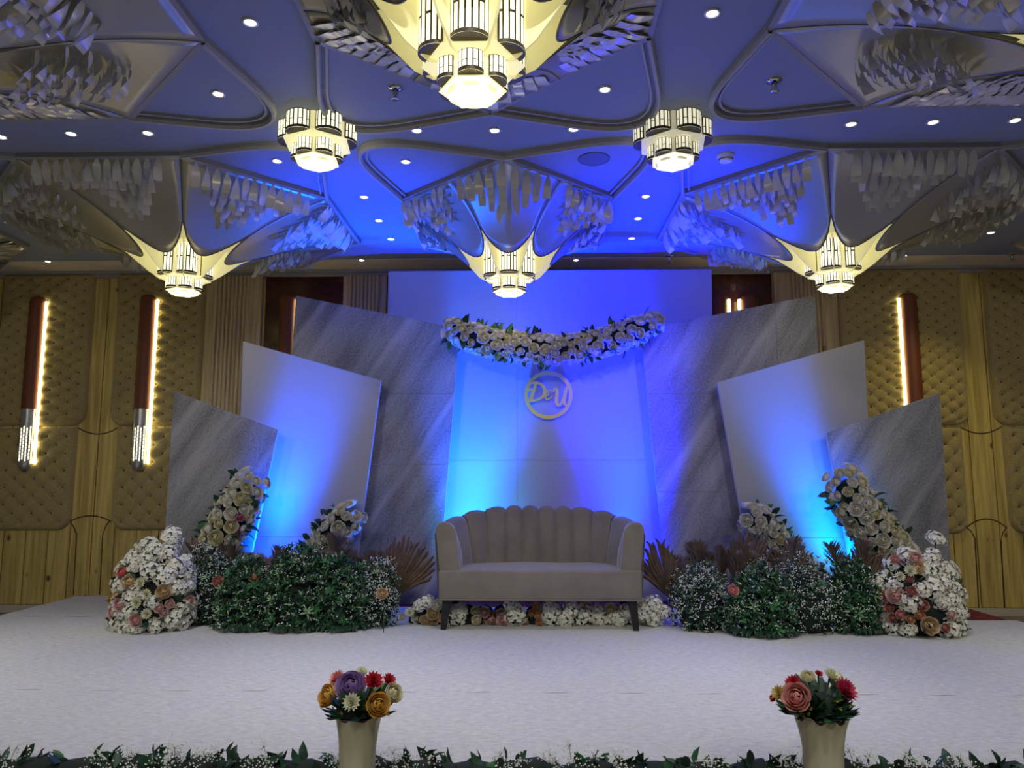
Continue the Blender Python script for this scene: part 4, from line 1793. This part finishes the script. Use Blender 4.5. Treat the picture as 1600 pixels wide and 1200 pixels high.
def bush(label, cpx, base_py, w_px, h_px, Y, seed, style, group):
    """style 'green': bigger leaves, rosettes; 'gyp': dark fine leaves with a haze of white dots"""
    rr = random.Random(seed)
    s = Y / F
    b = P(cpx, base_py, Y)
    org = Vector((b.x, Y, 0))
    root = thing('greenery_bush' if style == 'green' else 'gypsophila_bush', label, 'plant', org, 0, group)
    W, H = w_px * s / 2, h_px * s
    D = W * 0.8
    core = MB()
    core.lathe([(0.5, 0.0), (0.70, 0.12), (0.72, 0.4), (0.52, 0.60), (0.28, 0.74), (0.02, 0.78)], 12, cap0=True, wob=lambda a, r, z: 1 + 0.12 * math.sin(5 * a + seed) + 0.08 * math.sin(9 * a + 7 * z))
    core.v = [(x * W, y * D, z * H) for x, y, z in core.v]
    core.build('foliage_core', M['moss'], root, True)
    fol = MB()
    dots = MB()
    nl = 400 if style == 'green' else 420
    lump = [(rr.uniform(-PI, PI), rr.uniform(0.2, 0.9), rr.uniform(0.05, 0.16)) for _ in range(9)]

    def sp():
        a = rr.uniform(-2.1, 2.1)
        e = rr.random() ** 0.8
        r = math.sqrt(max(0.0, 1 - e * e)) if e > 0.35 else 0.90 + 0.037 * e / 0.35
        k = 1.0
        for (la, le, lh) in lump:
            k += lh * math.exp(-((a - la) ** 2) / 0.12 - (e - le) ** 2 / 0.05)
        k *= rr.uniform(0.80, 1.05)
        q = Vector((W * r * math.sin(a) * k, -D * r * math.cos(a) * k, max(0.012, e * H * k)))
        n = Vector((r * math.sin(a), -r * math.cos(a), e + 0.15)).normalized()
        return q, n
    for _ in range(nl):
        q, n = sp()
        for j in range(7 if style == 'green' else 6):
            d = (n + Vector((rr.uniform(-1, 1), rr.uniform(-1, 1), rr.uniform(-.6, 1)))).normalized()
            L = rr.uniform(0.035, 0.062) if style == 'green' else rr.uniform(0.022, 0.042)
            mi = 0 if rr.random() < (0.62 if style == 'green' else 0.85) else (1 if rr.random() < 0.8 else 2)
            fol.leaf(q, d, n, L, L * rr.uniform(0.22, 0.34), 0.2, mi)
    nd = 190 if style == 'green' else 460
    for _ in range(nd):
        q, n = sp()
        q = q + n * rr.uniform(0.0, 0.035)
        for j in range(3):
            p = q + Vector((rr.uniform(-.02, .02), rr.uniform(-.02, .0), rr.uniform(-.014, .014)))
            if p.z < 0.01:
                continue
            r_ = rr.uniform(0.0036, 0.0064)
            dots.add([p + Vector(v) * r_ for v in ((1, 0, 0), (-1, 0, 0), (0, 1, 0), (0, -1, 0), (0, 0, 1), (0, 0, -1))],
                     [(0, 2, 4), (2, 1, 4), (1, 3, 4), (3, 0, 4), (2, 0, 5), (1, 2, 5), (3, 1, 5), (0, 3, 5)])
    stuff(fol.build('foliage', [M['leaf_dark'], M['leaf_mid'], M['leaf_pale']], root, False))
    stuff(dots.build('blossoms', M['blossom'], root, False))
    for _ in range(16 if style == 'green' else 3):
        q, n = sp()
        put('leaf_rosette', STAR[0 if rr.random() < 0.45 else 1], root, q + n * 0.012, aim(n + Vector((0, -0.3, 0.2)), rr.uniform(0, 6)), rr.uniform(0.045, 0.068))
    if style == 'green':
        sk = MB()
        for k in range(46):
            a = rr.uniform(-1.7, 1.7)
            q = Vector((W * 0.86 * math.sin(a), -D * 0.86 * math.cos(a), 0.055))
            sk.leaf(q, (math.sin(a), -math.cos(a), -0.42), (0, 0, 1), rr.uniform(0.06, 0.10), 0.035, 0.1)
        stuff(sk.build('skirt_leaves', M['leaf_dark'], root))
    return root


GL = 'bushes in front of the left panels'
GR = 'bushes in front of the right panels'
bush('dark bush with white specks between the left hydrangea mound and the green bushes', 322, 984, 72, 112, 6.25, 51, 'gyp', GL)
bush('leftmost of three green bushes left of the sofa', 386, 990, 96, 98, 6.06, 52, 'green', GL)
bush('middle one of three green bushes left of the sofa', 462, 993, 100, 122, 6.04, 53, 'green', GL)
bush('rightmost of three green bushes left of the sofa', 530, 990, 90, 104, 6.06, 54, 'green', GL)
bush('white-speckled bush next to the large palm fan left of the sofa', 585, 981, 72, 96, 6.18, 55, 'gyp', GL)
bush('white-speckled round bush right of the sofa, first after the flower row', 1098, 984, 98, 92, 6.14, 56, 'gyp', GR)
bush('dark green bush in the middle of the right-hand bushes, its foot reaching furthest forward', 1190, 999, 100, 92, 5.94, 57, 'green', GR)
bush('tall white-speckled bush behind the right-hand green bushes', 1180, 965, 70, 92, 6.42, 58, 'gyp', GR)
bush('white-speckled bush below the cyan spot at right', 1258, 994, 104, 104, 6.04, 59, 'gyp', GR)
bush('green bush with pale star leaves beside the right flower mound', 1336, 995, 84, 98, 6.05, 60, 'green', GR)


# ================================================================ PAMPAS AND PALM FANS
def pampas_mesh(seed):
    rr = random.Random(seed)
    mb = MB()
    bend = rr.uniform(-0.12, 0.12)

    def axis(t):
        return Vector((bend * t * t, -0.05 * t * t, t))
    mb.tube([axis(t / 6 * 0.95) for t in range(7)], 0.006, 4)
    for k in range(210):
        t = 0.34 + 0.66 * k / 210
        a = rr.uniform(0, 2 * PI)
        L = 0.20 * math.sin(PI * min(1, (t - 0.30) / 0.74)) ** 0.7 + 0.03
        d = Vector((math.cos(a) * 0.42, math.sin(a) * 0.42, 1)).normalized()
        b = axis(t * 0.93)
        w_ = Vector((-math.sin(a), math.cos(a), 0)) * 0.008
        mb.add([b - w_, b + w_, b + d * L * 0.6 + w_ * 0.7 + Vector((0, 0, 0)), b + d * L + Vector((math.cos(a), math.sin(a), -0.3)) * 0.015], [(0, 1, 2, 3)])
    return mb.mesh('pampas_plume', M['pampas'], False)


PAM = [pampas_mesh(s_) for s_ in range(5)]
rr = random.Random(77)


def plume(px, py_top, Y, lab, grp):
    p = P(px, py_top, Y)
    h = max(0.2, p.z)
    o = put('pampas_plume', rr.choice(PAM), None, (p.x + rr.uniform(-.03, .03), Y, 0.0), (rr.uniform(-.08, .05), rr.uniform(-.22, .22), rr.uniform(-1.2, 1.2)), (h * 1.5, h * 1.5, h * 1.03))
    tag(o, lab, 'dried grass', grp)


for i in range(34):
    px = 362 + i * 7.2
    top = 872 - 9 * math.sin(i * 0.9) - rr.uniform(-6, 16)
    if 520 < px < 560:
        top -= 14
    plume(px, top, 6.50 + rr.uniform(-0.10, 0.16), 'brown dried pampas plume in the row behind the left bushes', 'pampas plumes at the left')
for i in range(30):
    px = 1066 + i * 10.2
    if 1268 < px < 1298:
        continue
    top = 868 - rr.uniform(-8, 26) + (16 if 1240 < px < 1310 else 0)
    plume(px, top, 6.50 + rr.uniform(-0.10, 0.16), 'brown dried pampas plume in the row behind the right bushes', 'pampas plumes at the right')


def palm_fan(label, base_px, tip_px, Y, spread, n, seed, skew=0.0, rag=0.18, yaw=0.0):
    rr = random.Random(seed)
    b = P(*base_px, Y)
    t = P(*tip_px, Y)
    org = Vector((b.x, Y, max(0.0, b.z)))
    root = thing('dried_palm_fan', label, 'dried leaf', org, 0, 'dried palm fans')
    ax = Vector((t.x - b.x, 0, t.z - b.z))
    L = ax.length
    a0 = math.atan2(ax.x, ax.z)
    for k in range(n):
        q = (k / (n - 1) - 0.5) * 2
        a = a0 + math.radians(spread) * q
        l = L * (1 - 0.30 * abs(q) ** 1.7 + skew * q) * rr.uniform(1 - rag, 1.04)
        d = Vector((math.sin(a), 0, math.cos(a)))
        sd = Vector((math.cos(a), 0, -math.sin(a)))
        fo = 0.013
        mb = MB()
        rows = []
        wv = math.radians(spread) * 2 / (n - 1) * 0.5
        droop = rr.uniform(-0.03, 0.05)
        for (s_, wd) in ((0.02, 0.004), (0.35, wv * 0.35 * L * 1.25), (0.7, wv * 0.7 * L * 1.10), (0.92, wv * 0.92 * L * 0.75), (1.0, wv * L * 0.25)):
            c = d * l * s_ + Vector((0, -droop * s_ * s_ - 0.02 * math.sin(2.2 * q), 0)) + sd * (0.02 * s_ ** 3 * rr.uniform(-1, 1))
            rows.append([c - sd * wd + Vector((0, 0.5 * fo, 0)), c + Vector((0, -fo, 0)), c + sd * wd + Vector((0, 0.5 * fo, 0))])
        mb.grid(rows)
        mb.build('blade', M['palm'], root)
    st = MB()
    st.tube([(0, 0, -org.z + 0.0), (0, 0.005, -org.z * 0.5), (0, 0, 0.03)], 0.009, 6)
    st.build('stalk', M['palm'], root)
    root.rotation_euler = (0, 0, yaw)
    return root


palm_fan('wide ragged dried palm fan between the left bushes and the sofa', (608, 938), (640, 836), 6.36, 44, 21, 1, 0.10, 0.10)
palm_fan('narrow dried palm fan leaning left behind the left hydrangea mound', (338, 912), (284, 838), 6.38, 20, 11, 2, 0.0)
palm_fan('dried palm fan hard by the right end of the sofa', (1050, 938), (1022, 842), 6.40, 32, 14, 3, -0.05)
palm_fan('pointed dried palm fan below the short right rose spray', (1164, 928), (1174, 822), 6.52, 34, 17, 4)
palm_fan('dried palm fan just left of the cyan spot', (1240, 930), (1236, 838), 6.48, 34, 18, 5)
palm_fan('dried palm fan right of the cyan spot, beside the long rose spray', (1348, 935), (1356, 842), 6.46, 32, 16, 6)
palm_fan('small dried palm fan behind the first speckled bush right of the sofa', (1082, 930), (1070, 862), 6.56, 28, 11, 7)

# small peach and salmon roses poking out of the bushes
for (px, py, Yv, colr, lab) in ((396, 900, 5.95, 'peach', 'small peach rose above the leftmost green bush'), (597, 927, 5.80, 'champagne', 'small champagne rose beside the wide left palm fan'),
                                (1146, 922, 5.85, 'salmon', 'small salmon rose on top of the right speckled bush'), (340, 908, 5.95, 'dusty', 'small dusty rose by the leftmost green bush')):
    p = P(px, py, Yv)
    root = thing('single_rose', lab, 'flower', (p.x, Yv, p.z))
    put('bloom', ROSES[colr][0], root, (0, 0, 0), aim((0.1, -1, 0.5), 0.3), 0.042)
    st = MB()
    st.tube([(0, 0.01, -0.01), (0.01, 0.05, -p.z * 0.5), (0, 0.09, -p.z)], 0.0035, 5)
    st.build('stem', M['stem'], root)


# ================================================================ VASES WITH BOUQUETS
def vase(cx_px, Y, rim_py, label, rim_r, body_r, wave, seed):
    s = Y / F
    p = P(cx_px, rim_py, Y)
    H = p.z - FLOOR
    root = thing('floor_vase', label, 'vase', (p.x, Y, FLOOR), 0, 'cream floor vases')
    mb = MB()
    n = 48

    def wob(a, r, z):
        k = max(0, (z - (H - 0.12)) / 0.12)
        return 1 + 0.012 * math.cos(12 * a) + 0.03 * k * wave * math.cos(8 * a)
    prof = []
    for i in range(25):
        t = i / 24
        r = body_r * (0.86 + 0.14 * t) + (rim_r - body_r) * max(0, (t - 0.72) / 0.28) ** 2
        prof.append((r, H * t))
    mb.lathe([(0.001, 0.0)] + prof, n, wob=wob)
    # wavy lip, then the inside
    k0_ = len(mb.v) - n
    for i in range(n):
        x, y, z = mb.v[k0_ + i]
        mb.v[k0_ + i] = (x, y, z + 0.010 * wave * math.cos(8 * 2 * PI * i / n))
    mb.lathe([(rim_r, H), (rim_r - 0.008, H + 0.002), (body_r * 0.9, H - 0.14), (0.001, H - 0.16)], n, wob=wob)
    o = mb.build('body', M['vase'], root, True)
    return root, p


def bouquet(cx_px, Y, z_rim, label, blooms, seed, leaf_n):
    """blooms: (px, py, mesh, radius, dy, name, label)"""
    rr = random.Random(seed)
    c = P(cx_px, 1100, Y)
    org = Vector((c.x, Y, z_rim))
    root = thing('bouquet', label, 'bouquet', org)
    core = MB()
    core.lathe([(0.035, -0.12), (0.06, -0.02), (0.085, 0.010), (0.085, 0.04), (0.06, 0.07), (0.01, 0.085)], 12)
    core.build('foliage_core', M['moss'], root, True)
    for (px, py, me, rad, dy, nm, lb) in blooms:
        q = P(px, py, Y + dy) - org
        n = Vector((q.x * 5, -0.55 + dy * 3, 0.30 + max(0, q.z - 0.04) * 5))
        o = put(nm, me, root, q, aim(n, rr.uniform(0, 6)), rad)
        o['label'] = lb
        st = MB()
        st.tube([q - n.normalized() * rad * 0.2, q * 0.5 + Vector((0, 0, -0.02)), Vector((q.x * 0.15, q.y * 0.15, -0.10))], 0.004, 5)
        st.build('stem', M['stem'], root)
    for k in range(leaf_n):
        a = rr.uniform(0, 2 * PI)
        e = rr.uniform(-0.35, 0.9)
        d = Vector((math.cos(a), math.sin(a), e)).normalized()
        put('leaf', LEAF[rr.random() < 0.25], root, Vector((math.cos(a) * 0.07, math.sin(a) * 0.07, 0.02 + 0.05 * max(0, e))), aim(d, rr.uniform(-0.6, 0.6)), rr.uniform(0.06, 0.085))
    bud = MB()
    for k in range(26):
        a = rr.uniform(0, 2 * PI)
        z = rr.uniform(0.0, 0.11)
        r_ = rr.uniform(0.10, 0.135)
        d = Vector((math.cos(a), math.sin(a), rr.uniform(-.1, .8))).normalized()
        b0 = Vector((math.cos(a) * r_, math.sin(a) * r_, z))
        bud.leaf(b0 * 0.9, d, (0, 0, 1), 0.035, 0.012, 0.1)
        bud.leaf(b0 * 0.9, d + Vector((0.3, 0.1, 0.3)), (0, 0, 1), 0.03, 0.010, 0.1)
    stuff(bud.build('bud_tips', M['bud'], root))
    return root


M['bud'] = mat('yellow_green_bud', (0.40, 0.46, 0.08), 0.6)
YV = 3.02
v1, p1 = vase(560, YV, 1117, 'cream ribbed floor vase holding the bouquet with yellow and lilac roses', 0.088, 0.072, 0.6, 1)
v2, p2 = vase(1283, YV, 1117, 'cream ribbed floor vase holding the bouquet with pink and crimson blooms', 0.100, 0.076, 1.3, 2)
bouquet(560, YV, p1.z, 'round bouquet of yellow, lilac and red artificial flowers in the left vase', [
    (510, 1086, ROSES['yellow'][0], 0.044, -0.03, 'rose', 'yellow rose at left'),
    (592, 1101, ROSES['yellow'][1], 0.043, -0.12, 'rose', 'yellow rose at front'),
    (547, 1070, ROSES['lilac'][0], 0.056, -0.07, 'rose', 'large lilac rose'),
    (550, 1098, MUM['mum'], 0.040, -0.13, 'chrysanthemum', 'ivory chrysanthemum at front'),
    (583, 1066, MUM['mum_red'], 0.046, -0.05, 'carnation', 'red carnation'),
    (607, 1064, MUM['mum_red'], 0.034, 0.0, 'carnation', 'small red carnation'),
    (617, 1082, ROSES['cream'][0], 0.036, -0.03, 'rose', 'cream rose at right'),
    (565, 1053, MUM['mum'], 0.036, 0.05, 'chrysanthemum', 'ivory chrysanthemum at back'),
    (528, 1061, MUM['mum_salmon'], 0.040, 0.02, 'carnation', 'salmon carnation'),
], 61, 70)
bouquet(1276, YV, p2.z, 'round bouquet of pink, crimson and ivory artificial flowers in the right vase', [
    (1243, 1088, ROSES['salmon'][0], 0.050, -0.09, 'rose', 'large pink rose'),
    (1240, 1068, MUM['mum_red'], 0.036, -0.01, 'carnation', 'red carnation behind the pink rose'),
    (1318, 1080, MUM['mum_pink'], 0.056, -0.05, 'carnation', 'large crimson carnation'),
    (1218, 1084, MUM['mum_yellow'], 0.036, -0.02, 'chrysanthemum', 'yellow bloom at left'),
    (1298, 1058, MUM['mum'], 0.044, 0.03, 'chrysanthemum', 'ivory bloom at back'),
    (1310, 1060, ROSES['cream'][1], 0.040, 0.05, 'rose', 'cream rose at back right'),
    (1262, 1056, ROSES['cream'][2], 0.028, 0.04, 'rose', 'cream bud at back'),
    (1279, 1054, MUM['mum_red'], 0.020, 0.02, 'carnation', 'small red bloom at back'),
    (1209, 1091, MUM['mum_red'], 0.020, 0.0, 'carnation', 'small red bloom at far left'),
], 62, 120)


# ================================================================ FRONT GREENERY GARLAND
def front_garland(label, px0, px1, seed):
    rr = random.Random(seed)
    Y = 3.27
    xa, xb = P(px0, 1185, Y).x, P(px1, 1185, Y).x
    org = Vector(((xa + xb) / 2, Y, 0.0))
    root = thing('greenery_garland', label, 'garland', org, 0, 'greenery along the stage edge')
    L = xb - xa
    core = MB()
    n = max(6, int(L / 0.08))
    core.tube([(-L / 2 + L * i / n, -0.05 + 0.01 * math.sin(i), -0.035 + 0.010 * math.sin(i * 1.7)) for i in range(n + 1)], [0.055 + 0.014 * math.sin(i * 2.3) for i in range(n + 1)], 8)
    core.build('foliage_core', M['moss'], root, True)
    cnt = min(290, int(L * 120))
    for k in range(cnt):
        x = rr.uniform(-L / 2, L / 2)
        d = Vector((rr.uniform(-.9, .9), rr.uniform(-.8, .4), rr.uniform(-0.1, 1.0))).normalized()
        put('leaf', LEAF[rr.random() < 0.12], root, (x, rr.uniform(-.10, -.01), rr.uniform(-.07, .025)), aim(d, rr.uniform(0, 6)), rr.uniform(0.05, 0.085))
    dots, st = MB(), MB()
    c = 0
    while c < L * 80:
        x = rr.uniform(-L / 2, L / 2)
        # gypsophila grows in clumps
        if math.sin(x * 7 + seed) + 0.6 * math.sin(x * 17) < -0.35:
            c += 0.4
            continue
        c += 1
        b = Vector((x, rr.uniform(-.11, .0), rr.uniform(-0.06, 0.02)))
        t = b + Vector((rr.uniform(-.03, .03), rr.uniform(-.04, .02), rr.uniform(0.0, 0.055)))
        st.tube([b, t], 0.0012, 3, caps=False)
        for j in range(17):
            p = t + Vector((rr.gauss(0, .02), rr.gauss(0, .016), rr.gauss(0, .016)))
            st.add([t, t + Vector((0.0012, 0, 0)), p], [(0, 1, 2)])
            r_ = rr.uniform(0.0030, 0.0050)
            dots.add([p + Vector(v) * r_ for v in ((1, 0, 0), (-1, 0, 0), (0, 1, 0), (0, -1, 0), (0, 0, 1), (0, 0, -1))],
                     [(0, 2, 4), (2, 1, 4), (1, 3, 4), (3, 0, 4), (2, 0, 5), (1, 2, 5), (3, 1, 5), (0, 3, 5)])
    stuff(st.build('twigs', M['stem'], root))
    stuff(dots.build('blossoms', M['blossom'], root))


front_garland('greenery garland with tiny white buds along the stage edge, left of the left vase', -40, 552, 1)
front_garland('greenery garland with tiny white buds along the stage edge, between the two vases', 556, 1280, 2)
front_garland('greenery garland with tiny white buds along the stage edge, right of the right vase', 1284, 1640, 3)


# ================================================================ CEILING FITTINGS
def downlight(px, py, label):
    p = PZ(px, py, CEIL)
    s = (p - Vector((0, 0, CAMZ))).length / F
    root = thing('downlight', label, 'ceiling light', (p.x, p.y, CEIL), 0, 'recessed downlights')
    if 'rg' not in dl:
        mb = MB()
        mb.lathe([(0.048, 0.0), (0.050, -0.006), (0.040, -0.010), (0.034, -0.004)], 20)
        mb.v = [(x * 0.85, y * 0.85, z) for x, y, z in mb.v]
        dl['rg'] = mb.mesh('ring', M['trim_white'], True)
        mb = MB()
        mb.lathe([(0.035, -0.004), (0.02, -0.009), (0.001, -0.010)], 16)
        mb.v = [(x * 0.80, y * 0.80, z) for x, y, z in mb.v]
        dl['ln'] = mb.mesh('lens', M['lens'], True)
    put('ring', dl['rg'], root)
    put('lens', dl['ln'], root)


dl = {}
for (px, py, lab) in (
    (391, 34, 'downlight alone high up, between the top left canopy and the big near chandelier'),
    (341, 146, 'downlight inside the rounded lobe right of the top left canopy'),
    (111, 208, 'left one of two downlights in the band above the left rear canopy'),
    (231, 207, 'right one of two downlights in the band above the left rear canopy'),
    (2, 213, 'downlight in the band above the left rear canopy, at the very left edge'),
    (433, 251, 'downlight just below left of the bright flat-fixed chandelier'),
    (634, 252, 'downlight in the rounded lobe left of the middle canopy'),
    (651, 203, 'left one of three downlights in the band above the middle canopy'),
    (773, 203, 'middle one of three downlights in the band above the middle canopy'),
    (896, 201, 'right one of three downlights in the band above the middle canopy'),
    (945, 139, 'downlight inside the rounded lobe right of the big near chandelier'),
    (1113, 20, 'downlight alone high up, between the big near chandelier and the top right canopy'),
    (1330, 193, 'first of three downlights in the band above the right rear canopy, from the left'),
    (1458, 190, 'second of three downlights in the band above the right rear canopy, from the left'),
    (1586, 187, 'downlight in the band above the right rear canopy, at the right edge'),
    (569, 307, 'nearest of three downlights in the blue strip left of the middle canopy'),
    (592, 344, 'middle of three downlights in the blue strip left of the middle canopy'),
    (611, 373, 'farthest of three downlights in the blue strip left of the middle canopy'),
    (565, 406, 'downlight near the back wall above the left fluted pilaster'),
    (1009, 306, 'nearest of three downlights in the blue strip right of the middle canopy'),
    (997, 341, 'middle of three downlights in the blue strip right of the middle canopy'),
    (987, 372, 'farthest of three downlights in the blue strip right of the middle canopy'),
    (900, 406, 'downlight near the back wall above the tall white board'),
    (14, 347, 'downlight at the left edge above the small corner of a canopy'),
    (75, 377, 'downlight left of the left rear canopy, farther from the wall'),
    (75, 408, 'downlight close to the back wall above the leftmost tufted panel'),
    (1548, 363, 'downlight right of the right rear canopy, farther from the wall'),
    (1412, 399, 'downlight close to the back wall above the right leather sconce'),
):
    downlight(px, py, lab)


def sprinkler(px, py, label):
    p = PZ(px, py, CEIL)
    root = thing('fire_sprinkler', label, 'sprinkler', (p.x, p.y, CEIL), 0, 'ceiling sprinklers')
    mb = MB()
    mb.lathe([(0.045, 0.0), (0.045, -0.004), (0.02, -0.012)], 16)
    mb.build('escutcheon', M['chrome'], root, True)
    mb = MB()
    mb.lathe([(0.012, -0.005), (0.012, -0.035), (0.006, -0.04), (0.006, -0.055)], 10)
    for sx in (-1, 1):
        mb.tube([(sx * 0.012, 0, -0.03), (sx * 0.016, 0, -0.05), (0.002 * sx, 0, -0.068)], 0.003, 5)
    mb.build('head', M['chrome'], root, True)
    mb = MB()
    mb.lathe([(0.001, -0.066), (0.026, -0.068), (0.026, -0.071), (0.001, -0.072)], 14)
    mb.build('deflector', M['chrome'], root, True)


sprinkler(618, 138, 'chrome sprinkler in the rounded lobe left of the big near chandelier')
sprinkler(1210, 126, 'chrome sprinkler in the rounded lobe left of the top right canopy')
sprinkler(1046, 400, 'tiny sprinkler near the back wall above the right end of the tall white board')
sprinkler(1581, 397, 'tiny sprinkler near the back wall at the right edge')

p = PZ(928, 248, CEIL)
root = thing('ceiling_speaker', 'round grey ceiling speaker in the lobe right of the middle canopy', 'speaker', (p.x, p.y, CEIL))
mb = MB()
mb.lathe([(0.118, 0.0), (0.118, -0.006), (0.108, -0.009), (0.105, -0.005)], 32)
mb.build('rim', M['grey_grille'], root, True)
mb = MB()
mb.lathe([(0.106, -0.005), (0.06, -0.007), (0.001, -0.008)], 32)
mb.build('grille', M['grey_grille'], root, True)

p = PZ(1134, 243, CEIL)
root = thing('smoke_detector', 'white round smoke detector right of the dimmer flat-fixed chandelier', 'smoke detector', (p.x, p.y, CEIL))
mb = MB()
mb.lathe([(0.062, 0.0), (0.062, -0.022), (0.055, -0.026)], 24)
mb.build('base', M['trim_white'], root, True)
mb = MB()
mb.lathe([(0.048, -0.024), (0.046, -0.046), (0.03, -0.052), (0.001, -0.053)], 24)
mb.build('sensor_head', M['trim_white'], root, True)
mb = MB()
mb.lathe([(0.0475, -0.030), (0.0475, -0.036)], 24)
mb.build('vent_slot', M['black_leg'], root, True)
